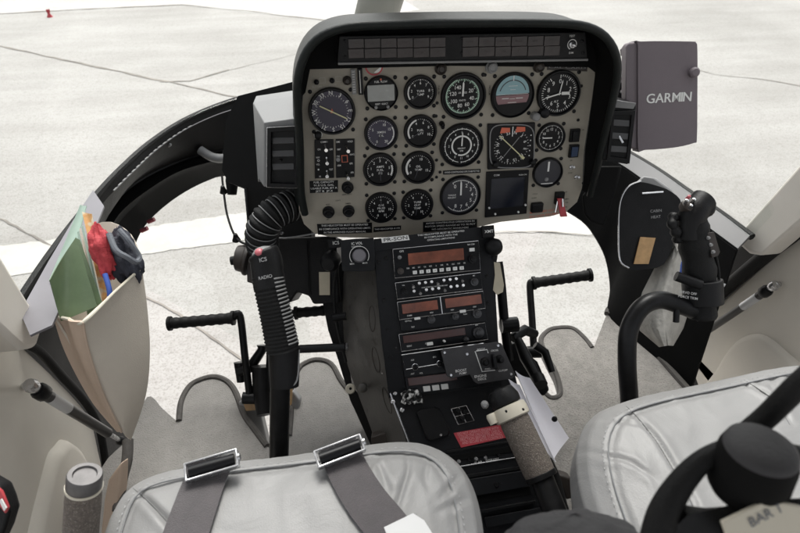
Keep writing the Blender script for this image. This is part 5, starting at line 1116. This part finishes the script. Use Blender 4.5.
# ================================================================== SEATS
from mathutils.bvhtree import BVHTree
from mathutils import noise
SEATBV={}
M['crease'] = mat('leather_fold', (0.17,0.172,0.176), 0.5)
def seat(px, ztop, lab, creases, backY):
    P=[]
    for x,y in spl(px,5):
        P.append(atz(x,y,ztop-0.030))
    P=[p for p in P]; P=[V((P[0].x,backY,ztop-0.03))]+P+[V((P[-1].x,backY,ztop-0.03))]
    loop=resample(P+[P[0]],97,False)[:-1]
    for _ in range(3): loop=[(loop[i-1]+loop[i]*2+loop[(i+1)%96])/4 for i in range(96)]
    c=sum(loop,V())/96; t=thing('front_seat',lab,'seat',V((c.x,c.y,FL)),'leather front seats')
    def inset(d,z):
        out=[]
        for i,p in enumerate(loop):
            T=(loop[(i+1)%96]-loop[i-1]).normalized(); nn=V((-T.y,T.x,0)); nn = nn if nn.dot(c-p)>0 else -nn
            out.append(V((p.x,p.y,0))+nn*d+V((0,0,z)))
        for _ in range(int(d*150)): out=[(out[i-1]+out[i]*2+out[(i+1)%96])/4 for i in range(96)]
        return out
    rows=[inset(0.03,ztop-0.17),inset(0.012,ztop-0.13),inset(0.0,ztop-0.075),inset(0.0,ztop-0.03),inset(0.010,ztop-0.012),inset(0.028,ztop-0.001),inset(0.034,ztop-0.0025),inset(0.042,ztop+0.002)]; rows.append([p.lerp(V((c.x,c.y,p.z)),0.13)+V((0,0,0.006)) for p in rows[-1]])
    r8=rows[-1]; c8=V((c.x,c.y,ztop+0.010))
    for k in (0.25,0.5,0.75,0.93): rows.append([p.lerp(c8+V((0,0,0.006)),k) for p in r8])
    fr_=[]
    for a,b in zip(rows,rows[1:]):      # refine towards the middle
        k=max(1,int(round((a[0]-b[0]).length/0.0045))); k=min(k,26)
        for j in range(k): fr_.append([p.lerp(q,j/k) for p,q in zip(a,b)])
    fr_.append(rows[-1]); rows=fr_; r2_=[]
    for r in rows:
        q=[]
        for i in range(96):
            a,b,c_,d=r[i-1],r[i],r[(i+1)%96],r[(i+2)%96]
            for k in range(5): tt=k/5; q.append(0.5*((2*b)+(c_-a)*tt+(2*a-5*b+4*c_-d)*tt*tt+(3*b-a-3*c_+d)*tt**3))
        r2_.append(q)
    rows=r2_; lines=[]
    for cpx,rr,mm in creases:
        ln=[atz(x,y,ztop+0.004) for x,y in spl(cpx,4)]; lines.append((ln,rr,mm,min(p.x for p in ln)-.02,max(p.x for p in ln)+.02,min(p.y for p in ln)-.02,max(p.y for p in ln)+.02))
    for r in rows:
        for p in r:
            dz=0.0022*noise.noise(p*9)+0.0009*noise.noise(p*28+V((5,5,5)))+0.0016*(1-abs(noise.noise(V((p.x*30,p.y*9,p.z*9)))*2.2))**3*0.5
            if p.z>ztop-0.06:
                for ln,rr,mm,x0,x1,y0,y1 in lines:
                    if x0<p.x<x1 and y0<p.y<y1:
                        best=1; bi=0; m=len(ln)-1
                        for i in range(m):
                            ax,ay=ln[i].x,ln[i].y; bx_,by_=ln[i+1].x-ax,ln[i+1].y-ay; L2=bx_*bx_+by_*by_; tt=max(0,min(1,((p.x-ax)*bx_+(p.y-ay)*by_)/L2)); d=math.hypot(p.x-ax-bx_*tt,p.y-ay-by_*tt)
                            if d<best: best=d; bi=(i+tt)/m
                        amp=(0.0035 if mm=='seam' else 2.6*rr)*math.sin(math.pi*min(max(bi,.03),.97))**0.6; sg=0.0032
                        dz+= -amp*math.exp(-(best/sg)**2)+0.55*amp*math.exp(-((best-0.008)/0.006)**2)
            p.z+=dz
    mb=MB(); mb.grid(rows,closed=True); mb.poly(rows[-1]); o=mb.build('cushion','leather',t,smooth=180)
    piping=inset(0.031,ztop+0.0000); mb=MB(); mb.tube(piping+piping[:1],0.0010,6,cap=False); mb.build('seam','crease',t)
    st=MB(); ss=resample(inset(0.025,ztop-0.0018)+[inset(0.025,ztop-0.0018)[0]],620,False)
    for i in range(0,618,3):
        a,b=ss[i],ss[i+1]; d=(b-a).normalized()*0.0013; w=V((-d.y,d.x,0)).normalized()*0.0006; m_=(a+b)/2+V((0,0,0.0008)); st.poly([m_-d-w,m_+d-w,m_+d+w,m_-d+w])
    st.build('stitching','stitchw',t)
    o.data.update(); bv=BVHTree.FromPolygons([v.co+ORG[o.name] for v in o.data.vertices],[tuple(p.vertices) for p in o.data.polygons]); SEATBV[t.name]=bv
    def onseat(x,y,h=0.0):
        h_=bv.ray_cast(CAM,ray(x,y).normalized()); return h_[0]+h_[1]*(h if h_[1].z>0 else -h) if h_[0] else None
    for cpx,rr,mm in creases:
        if mm!='seam': continue
        rr*=0.7
        pts=[p for p in (onseat(x,y,0.0) for x,y in spl(cpx,8)) if p]
        mb=MB(); n_=len(pts); mb.tube(pts,[rr*(0.35+0.65*math.sin(math.pi*(i+.5)/n_)) for i in range(n_)],6); mb.build('panel_seam' if mm=='seam' else 'crease',mm,t)
    mb=MB(); mb.grid([inset(0.05,FL),inset(0.04,ztop-0.15)],closed=True); mb.build('seat_base','floorm',t)
    return t
ZT=1.75-.615
s1=seat([(98,560),(103,540),(107,522),(112,505),(123,490),(140,480),(165,472),(200,467),(240,463),(300,456),(350,450),(375,445),(400,441),(425,443),(448,452),(464,467),(475,487),(481,510),(485,540),(487,575)],ZT,'pale grey leather left front seat with two belts lying on it',[([(133,488),(150,503),(172,528),(180,545)],.0012,'seam'),([(375,458),(381,472),(390,495)],.0009,'crease'),([(407,452),(408,470),(402,492),(396,512)],.0010,'crease'),([(462,468),(452,482),(440,500)],.0011,'crease'),([(470,492),(455,502),(438,512)],.0009,'crease'),([(382,452),(372,462),(368,470)],.0008,'crease'),([(430,455),(425,475),(428,490)],.0006,'crease')],-0.15)
s2=seat([(600,560),(590,525),(581,500),(576,475),(575,450),(580,430),(590,415),(605,407),(640,398),(700,386),(740,377),(775,369),(800,367),(850,372),(880,400),(900,450)],ZT,'grey leather right front seat behind the blurred headset',[([(626,406),(638,418),(655,440),(672,468),(690,500),(700,530)],.0014,'seam'),([(744,380),(760,390),(775,402),(790,425)],.0013,'seam'),([(584,437),(600,450),(630,462),(655,482)],.0009,'crease'),([(604,414),(625,420),(650,430)],.0006,'crease'),([(780,372),(772,382),(776,396)],.0008,'crease'),([(797,372),(788,380),(784,392)],.0008,'crease')],-0.15)

# seat belts
def belt(px, w, buck, lab, ang, zt=ZT+0.0085):
    bv=SEATBV[s1.name]
    t=thing('seat_belt',lab,'seat belt',atz(px[0][0],px[0][1],zt),'belts on the left seat')
    C_=cr([(lambda h: (h if h else atz(x,y,ZT))+V((0,0,0.004+dz)))(bv.ray_cast(CAM,ray(x,y).normalized())[0]) for x,y,dz in px],8); rows=[[],[],[],[],[]]
    for i,p in enumerate(C_):
        d=(C_[min(i+1,len(C_)-1)]-C_[max(i-1,0)]); d.z=0; d.normalize(); nn=V((d.y,-d.x,0))
        for k,s_ in enumerate((-1,-.45,0,.45,1)): rows[k].append(p+nn*s_*w/2+V((0,0,0.0022 if k in(1,2,3) else 0.001)))
    mb=MB(); mb.slab(rows,0.0015); mb.build('webbing','web',t)
    for s_ in (-0.42,0.42):
        r2=[[],[]]
        for i,p in enumerate(C_):
            d=(C_[min(i+1,len(C_)-1)]-C_[max(i-1,0)]); d.z=0; d.normalize(); nn=V((d.y,-d.x,0))
            r2[0].append(p+nn*(s_-.16)*w/2+V((0,0,0.0030))); r2[1].append(p+nn*(s_+.16)*w/2+V((0,0,0.0030)))
        mb=MB(); mb.grid(r2); mb.build('webbing_stripe','webl',t)
    # buckle
    bx,by=buck; c=atz(bx,by,zt+0.010); ca,sa=math.cos(ang),math.sin(ang); X=V((ca,sa,0)); Y=V((-sa,ca,0)); W=w/2+0.006; D_=0.011
    tilt=V((0,-0.25,1)).normalized(); Y=(Y-tilt*Y.dot(tilt)).normalized(); X=Y.cross(tilt)
    fr=MB(); 
    def loop2(W,D,h): return [c+X*a+Y*b+tilt*h for a,b in ((-W,-D),(W,-D),(W,D),(-W,D))]
    O=loop2(W,D_,0); O1=loop2(W,D_,0.010); I=loop2(W-0.0028,D_-0.0022,0); I1=loop2(W-0.0028,D_-0.0022,0.010)
    fr.add(O+O1+I+I1,[(i,(i+1)%4,4+(i+1)%4,4+i) for i in range(4)]+[(8+i,8+(i+1)%4,12+(i+1)%4,12+i) for i in range(4)]+[(4+i,4+(i+1)%4,12+(i+1)%4,12+i) for i in range(4)]+[(i,(i+1)%4,8+(i+1)%4,8+i) for i in range(4)])
    fr.build('buckle_frame','steel',t,bevel=0.001)
    mb=MB(); mb.tube([c-X*(W-0.005)+tilt*0.006,c+X*(W-0.005)+tilt*0.004],0.0070,14); mb.build('buckle_bar','dial',t)
    mb=MB(); mb.lathe(c+X*(W-0.001)+tilt*0.007,X,[(0.005,0),(0.005,0.003),(0.002,0.004)],12); mb.build('buckle_pin','steel',t)
    return t
belt([(213,470,0.004),(205,486,0.001),(196,510,0.0),(186,540,0),(176,575,0)],0.050,(213,467),'dark seat belt with a chrome buckle, left of the two on the left seat',R(10))
belt([(340,456,0.004),(352,480,0.001),(368,505,0.0),(388,530,0),(415,570,0)],0.048,(340,453),'dark seat belt with an empty chrome buckle, right of the two on the left seat',R(14))
mb=MB(); mb.prism([atz(x,y,ZT+0.016) for x,y in ((384,528),(413,514),(424,521),(436,540),(440,560),(400,570))],V((0,0,0.002))); o=mb.build('paper_sheet','paperw'); tag(recentre(o),'white paper sheet on the left seat at the bottom edge','paper')

# ================================================================== COLLECTIVES
def foamgrip(t,a,b,r,name='foam_grip'):
    pts=[a.lerp(b,i/10) for i in range(11)]; mb=MB(); mb.tube(pts,[r*0.96]+[r]*9+[r*0.96],28); return mb.build(name,'foam',t)
l1=thing('collective_lever','foam covered collective lever with a steel cap beside the left door','collective lever',at(75,620,0.68),'collective levers')
a=at(84,487,0.60); b=at(76,600,0.66); foamgrip(l1,a,b,0.0182)
d=(a-b).normalized(); mb=MB(); mb.lathe(a,d,[(0.0175,0),(0.0178,0.003),(0.0175,0.0165),(0.0165,0.0185),(0.012,0.0185),(0.011,0.016)],32); mb.build('steel_cap','dsteel',l1)
mb=MB(); mb.lathe(a-d*0.001,d,[(0.0186,0),(0.0186,0.003)],28); mb.build('cap_ring','ivory',l1)
l2=thing('collective_lever','foam covered collective lever with an ivory collar right of the red placard','collective lever',at(560,560,0.82),'collective levers')
a=at(513,417,0.87); b=at(541,476,0.84); foamgrip(l2,a,b,0.0238); d=(a-b).normalized()
mb=MB(); mb.lathe(a-d*0.001,d,[(0.0250,-0.002),(0.0275,0.0),(0.0280,0.011),(0.0265,0.019),(0.020,0.020)],32); mb.build('collar','ivory',l2)
mb=MB(); p=at(494,421,0.866); mb.lathe(p,d,[(0.008,-0.004),(0.009,0.008),(0.007,0.012)],14); mb.build('collar_lug','ivory',l2)
for x,y in ((506,411),(523,409)):
    mb=MB(); mb.lathe(at(x,y,0.838),-FW,[(0.0018,0),(0.0018,0.003)],8); mb.build('collar_screw','dial',l2)
mb=MB(); e=a+d*0.02; mb.tube([e,e+d*0.012,e+d*0.026],[0.0235,0.024,0.019],24); mb.build('twist_throttle','black',l2,bevel=0.002)
mb=MB(); mb.lathe(at(503,400,0.875),V((-0.2,-0.7,0.7)),[(0.017,-0.02),(0.018,0.0),(0.013,0.006)],20); mb.build('switch_head','black',l2)
mb=MB(); mb.lathe(at(485,405,0.87),V((-0.2,-0.7,0.7)),[(0.006,-0.01),(0.006,0.0),(0.003,0.004)],12); mb.build('start_button','grey',l2)
mb=MB(); mb.tube([b,at(560,525,0.80),at(570,560,0.79)],0.0178,24); mb.build('tube','bmetal',l2)
mb=MB(); mb.tube([b+d*0.004,b-d*0.004],0.0246,24); mb.build('rubber_ring','black',l2,bevel=0.001)
mb=MB(); mb.tube(cr([at(548,460,0.86),at(556,478,0.86),at(563,505,0.85),at(572,530,0.84)],5),0.007,10); mb.build('wiring_sleeve','rubber',l2)
# small wall fitting left of right seat
mb=MB(); mb.prism([at(x,y,1.0) for x,y in ((558,474),(572,478),(578,498),(566,500))],FW*0.03); o=mb.build('floor_bracket','bakel',bevel=0.004); tag(recentre(o),'small brown bracket on the floor between the right collective and the right seat','bracket')

# ================================================================== PAPERS
def papersheet(name,rows,lab,m='paper'):
    mb=MB(); mb.slab(rows,0.0012); o=mb.build(name,m); tag(recentre(o),lab,'papers'); return o
def bq(a,b,c,d,n=8,curl=0.0,t=(1,1,1,1)):    # a,b top edge; d,c bottom edge pixels
    A_,B_,C_,D_=[at(*p,tt) for p,tt in zip((a,b,c,d),t)]; rows=[]
    nn=(B_-A_).cross(D_-A_).normalized()
    for i in range(n+1):
        s_=i/n; L_=A_.lerp(D_,s_); R_=B_.lerp(C_,s_); rows.append([L_.lerp(R_,k/n)+nn*curl*math.sin(math.pi*k/n)*(0.6+0.4*math.sin(3*s_)) for k in range(n+1)])
    return rows
papersheet('folded_papers',bq((508,379),(520,385),(556,462),(536,440),curl=0.006,t=(0.98,0.97,0.90,0.92)),'folded lilac white papers leaning between the console and right footwell')
papersheet('folded_papers',bq((515,371),(530,378),(569,438),(553,460),curl=0.008,t=(1.0,1.0,0.94,0.92)),'outer sheet of white papers with a dark clip, nearest the right carpet')
mb=MB(); mb.lathe(at(554.5,419,0.925),-FW,[(0.005,0),(0.004,0.003),(0.002,0.004)],12); o=mb.build('paper_clip','dial'); tag(recentre(o),'small dark clip on the papers beside the right collective lever','clip')

# ================================================================== DOCUMENT POCKET (left)
dp=thing('document_pocket','beige vinyl document pocket full of folders on the left wall','pocket',at(128,440,0.94))
L0=[(84,322),(88,345),(97,375),(108,403),(122,432)]; R0=[(142,268),(147,305),(150,350),(146,395),(131,440)]
tl=[0.86,0.88,0.90,0.93,0.97]
TS=0.93
rows=[]
LL=spl(L0,4); RR=spl(R0,4); n=len(LL)
for i in range(n):
    s_=i/(n-1); t0=0.86+0.11*s_; t1=0.98+0.02*s_
    A_=at(*LL[i],t0); B_=at(*RR[i],t1); nn=(CAM-A_).normalized(); rows.append([A_.lerp(B_,k/10)+nn*0.012*math.sin(math.pi*k/10)*(1-s_*0.5) for k in range(11)])
mb=MB(); mb.slab(rows,-0.004); mb.build('front_panel','vinyl',dp,bevel=0)
G0=[(53,316),(62,345),(76,375),(94,405),(117,432)]; GG=spl(G0,4); rows2=[]
for i in range(n):
    s_=i/(n-1); A_=at(*GG[i],0.92+0.06*s_); B_=rows[i][0]; rows2.append([A_.lerp(B_,k/8)+(-FW)*(-0.014*math.sin(math.pi*k/4)*(1-s_)) for k in range(9)])
mb=MB(); mb.slab(rows2,-0.003); mb.build('side_gusset','vinylb',dp)
bk_=[(90,235),(104,222),(121,226),(135,240),(142,266)]
mb=MB(); P=[at(*GG[0],0.92)]+[at(60,300,0.97)]+[at(x,y,1.04-0.01*i) for i,(x,y) in enumerate(bk_)]+[rows[0][-1]]; Pc=resample(P,24)
low=[at(125,436,0.99)]*24; mb.slab([Pc,[p.lerp(q,0.5) for p,q in zip(Pc,low)],[p.lerp(q,0.93) for p,q in zip(Pc,low)]],0.003); mb.build('back_panel','vinyl',dp)
mb=MB(); mb.tube(cr([at(*GG[0],0.918),rows2[0][4],rows[0][0],rows[0][5]+UP*0.002,rows[0][10]],6),0.0025,8); mb.build('rim_binding','ivory',dp)
mb=MB(); mb.tube([r[0]-FW*0.002 for r in rows],0.0016,6); mb.build('corner_seam','vinylb',dp)
# folders
def flat_item(name,px,t0,th,m,lab,cat,n=3,bend=0.0):
    P=[at(x,y,t) for (x,y),t in zip(px,t0)]; mb=MB(); mb.prism(P,FW*th); o=mb.build(name,m,bevel=min(0.001,th/3)); tag(recentre(o),lab,cat); return o
papersheet('document_sleeve',bq((80,205),(87,206),(72,262),(49,281),curl=0.004,t=(1.02,1.02,0.97,0.96)),'pale green transparent sleeve standing at the back of the document pocket','gpale')
papersheet('green_folder',bq((76,238),(80,240),(102,302),(88,316),curl=0.0,t=(0.955,0.955,0.93,0.93)),'thin dark spine edge of the folder beside the orange chart','gdark')
g_=papersheet('green_folder',bq((76,237),(50,280),(61,321),(97,306),curl=-0.010,t=(0.935,0.875,0.90,0.92)),'bulging olive green folder at the front of the document pocket','gdark')
for o_ in bpy.data.objects:
    pass
for i_ in range(3):
    o_=papersheet('loose_page',bq((77+i_*2.2,232-i_*3),(79+i_*2.2,231-i_*3),(97+i_*2.4,306-i_*2),(92+i_*2.4,309-i_*2),curl=0.002,t=(0.965,0.965,0.935,0.935)),('cream page edge between the green folder and the orange chart','second page edge right behind the green folder','page edge pressed against the orange chart')[i_],'vinyl' if i_%2 else 'gpale'); o_['category']='page'
papersheet('folded_chart',bq((82,212),(92,214),(108,292),(103,304),curl=0.003,t=(0.99,0.99,0.95,0.945)),'orange and cream folded chart between the green folder and red cloth','chart')
for o_ in list(bpy.data.objects):
    if o_.name.startswith(('document_sleeve','green_folder','folded_chart')):
        o_['category']={'d':'sleeve','g':'folder','f':'chart'}[o_.name[0]]
        o_.data.materials.clear(); o_.data.materials.append(M[{'d':'gpale','g':'gdark','f':'chart'}[o_.name[0]]])
from mathutils import noise as nz
def blob(name,cpx,t,rx,ry,rz,m,lab,cat,seed,amp=0.18,ax=None):
    rnd=random.Random(seed); ph=[rnd.uniform(0,6.28) for _ in range(6)]; c=at(*cpx,t); rows=[]
    U=ax or UP
    for i in range(41):
        th=math.pi*i/40; row=[]
        for k in range(64):
            p_=2*math.pi*k/64; d=1+amp*(math.sin(3*p_+ph[0]+2*th)*0.5+math.sin(5*th+ph[1]+p_)*0.4+math.sin(7*p_+ph[2]-3*th)*0.3)
            d+=amp*1.6*(abs(nz.noise(V((math.sin(th)*math.cos(p_)*2.2,math.cos(th)*2.2+seed,math.sin(th)*math.sin(p_)*2.2))))-0.25)-amp*0.9*abs(nz.noise(V((math.sin(th)*math.cos(p_)*5+3,math.cos(th)*4+seed,math.sin(th)*math.sin(p_)*5))))
            row.append(c+RT*(rx*d*math.sin(th)*math.cos(p_))+FW*(rz*d*math.sin(th)*math.sin(p_))+U*(ry*d*math.cos(th)))
        rows.append(row)
    mb=MB(); mb.grid(rows,closed=True); o=mb.build(name,m,smooth=180); tag(recentre(o),lab,cat); return o
blob('red_pouch',(104,252),0.955,0.019,0.042,0.022,'redf','crumpled red cloth pouch stuffed in the document pocket','pouch',3,0.16,(UP-RT*0.25).normalized())
blob('dark_sack',(125,258),0.975,0.024,0.045,0.026,'navy','dark navy drawstring bag in the document pocket beside the red pouch','bag',5,0.2,(UP-RT*0.25).normalized())
mb=MB(); mb.tube(cr([at(109,234,0.94),at(116,250,0.93),at(127,257,0.935),at(136,262,0.95),at(139,256,0.96),at(128,240,0.95),at(119,230,0.95)],6),0.0045,8); o=mb.build('bag_strap','gcloth'); tag(recentre(o),'grey cloth drawstring looped over the dark bag in the document pocket','strap')
mb=MB(); mb.tube(cr([at(105,274,0.93),at(109,288,0.925),at(110,296,0.925)],4),0.004,10); o=mb.build('blue_pen','bluec'); tag(recentre(o),'blue pen tucked under the red pouch in the document pocket','pen')
TS=1.0
# floor level bits under the pocket
mb=MB(); mb.tube(cr([at(128,440,1.08),at(127,460,1.06),at(122,480,1.04),at(118,510,1.0)],5),0.010,12); o=mb.build('edge_tube','piping'); tag(recentre(o),'grey brown sill tube running down beneath the document pocket','sill tube')
mb=MB(); mb.prism([at(x,y,1.0) for x,y in ((108,480),(121,462),(120,490),(110,533),(104,560),(98,560),(104,500))],FW*0.03); o=mb.build('sill_cover','vinylb',bevel=0.004); tag(recentre(o),'tan vinyl sill cover between the left door and left seat','cover')

# handheld at the lower left border
hh=thing('handheld_case','black case with a red lettered edge at the left border by the door','case',at(-8,530,0.62))
mb=MB(); mb.prism([at(x,y,0.62) for x,y in ((-30,470),(0,487),(6,502),(9,513),(4,530),(-10,560),(-40,560))],FW*0.02); mb.build('body','black',hh,bevel=0.004)
mb=MB(); mb.prism([at(x,y,0.614) for x,y in ((-3,488),(1,491),(8,508),(5,514),(-4,502))],FW*0.004); mb.build('red_edge','redp',hh,bevel=0.001)
mb=MB(); mb.prism([at(x,y,0.611) for x,y in ((-1,501),(1,499),(6,508),(4,511))],FW*0.002); mb.build('pale_letters','white',hh)

# ================================================================== FOREGROUND HEADSET
hs_=thing('headset','blurred black headset close to the lens above the right seat','headset',at(700,560,0.36))
mb=MB(); T=0.36; up2=(UP*0.87-FW*0.50).normalized()
c=at(745,484,T); mb.lathe(c,up2,[(0.019,-0.006),(0.0222,-0.001),(0.0236,0.008),(0.0226,0.026),(0.0212,0.031)],40); mb.build('ear_cup','bmatte',hs_,smooth=50)
mb=MB(); mb.lathe(c+up2*0.0305,up2,[(0.0212,0),(0.0203,0.0035),(0.017,0.0062),(0.009,0.0075),(0.001,0.008)],40); mb.build('cup_pad','cupg',hs_)
mb=MB(); hb=cr([at(653,565,T),at(662,518,T),at(679,486,T),at(702,461,T),at(728,446,T)],8); mb.tube(hb,[0.0115-0.0065*(i/len(hb)) for i in range(len(hb))],18); mb.build('headband','rubber',hs_)
mb=MB(); mb.tube(cr([at(738,440,T+0.03),at(765,418,T+0.02),at(800,384,T),at(850,340,T)],6),0.0075,16); mb.build('boom','rubber',hs_)
mb=MB(); rows=[]
for i in range(9):
    s_=i/8; rows.append([at(640+220*k/10,560,T).lerp(at(688+12*k+ (8*k if k>5 else 0),515-3.0*k+0.02*k*k,T-0.01),s_)-FW*0.012*math.sin(math.pi*k/10)*math.sin(math.pi*s_) for k in range(11)])
mb.slab(rows,0.01); mb.build('yoke','black',hs_)
mb=MB(); mb.ngon([at(x,y,T-0.025) for x,y in ((722,522),(768,500),(800,506),(840,520),(840,560),(735,560))],FW*0.003); lb=mb.build('label_sleeve','ivory',hs_,bevel=0.001)
tx=MB(); TP=Plane(at(765,520,T-0.0258),-FW); put_text(tx,'BAR 1',TP,*TP.uv(765,516),0,0.0085,ang=R(22)); tx.build('sleeve_lettering','gcloth',lb)
mb=MB(); mb.tube([at(764,444,T+0.01),at(800,452,T+0.02),at(830,470,T+0.02)],0.0045,12); mb.build('wire','rubber',hs_)
blob('seat_cord_cover',(575,546),0.42,0.055,0.024,0.03,'cupg','blurred dark padded cover at the bottom edge between the seats','cover',9,0.06)

# ================================================================== CAMERA, LIGHT
cam=bpy.data.cameras.new('camera'); co=bpy.data.objects.new('camera',cam); COL.objects.link(co)
co.matrix_world=Matrix(((RT.x,UP.x,-FW.x,CAM.x),(RT.y,UP.y,-FW.y,CAM.y),(RT.z,UP.z,-FW.z,CAM.z),(0,0,0,1)))
cam.sensor_width=36; cam.lens=F/800*36; cam.clip_start=0.02; cam.clip_end=1500
cam.dof.use_dof=True; cam.dof.focus_distance=1.02; cam.dof.aperture_fstop=8.0
scene.camera=co
w=bpy.data.worlds.new('World'); scene.world=w; w.use_nodes=True; nt=w.node_tree; bg=nt.nodes['Background']
sky=nt.nodes.new('ShaderNodeTexSky'); sky.sky_type='NISHITA'; sky.sun_disc=False; SE,SR=R(56),R(8)
sky.sun_elevation=SE; sky.sun_rotation=SR; sky.dust_density=5; sky.air_density=1.2; sky.ozone_density=1.0
hs2=nt.nodes.new('ShaderNodeHueSaturation'); hs2.inputs['Saturation'].default_value=0.20
nt.links.new(sky.outputs[0],hs2.inputs['Color']); nt.links.new(hs2.outputs[0],bg.inputs[0]); bg.inputs[1].default_value=0.15
sl=bpy.data.lights.new('sun','SUN'); sl.energy=1.4; sl.angle=R(25); sl.color=(1.0,0.965,0.92); so=bpy.data.objects.new('sun',sl); COL.objects.link(so)
dirv=V((math.sin(SR)*math.cos(SE),math.cos(SR)*math.cos(SE),math.sin(SE)))
so.rotation_euler=dirv.to_track_quat('Z','Y').to_euler(); so.location=dirv*20
vs=scene.view_settings; vs.view_transform='Standard'; vs.look='None'; vs.gamma=1; vs.exposure=0.88; vs.use_curve_mapping=False
scene.render.engine='CYCLES'; scene.cycles.max_bounces=8; scene.cycles.transparent_max_bounces=12; scene.cycles.use_denoising=True
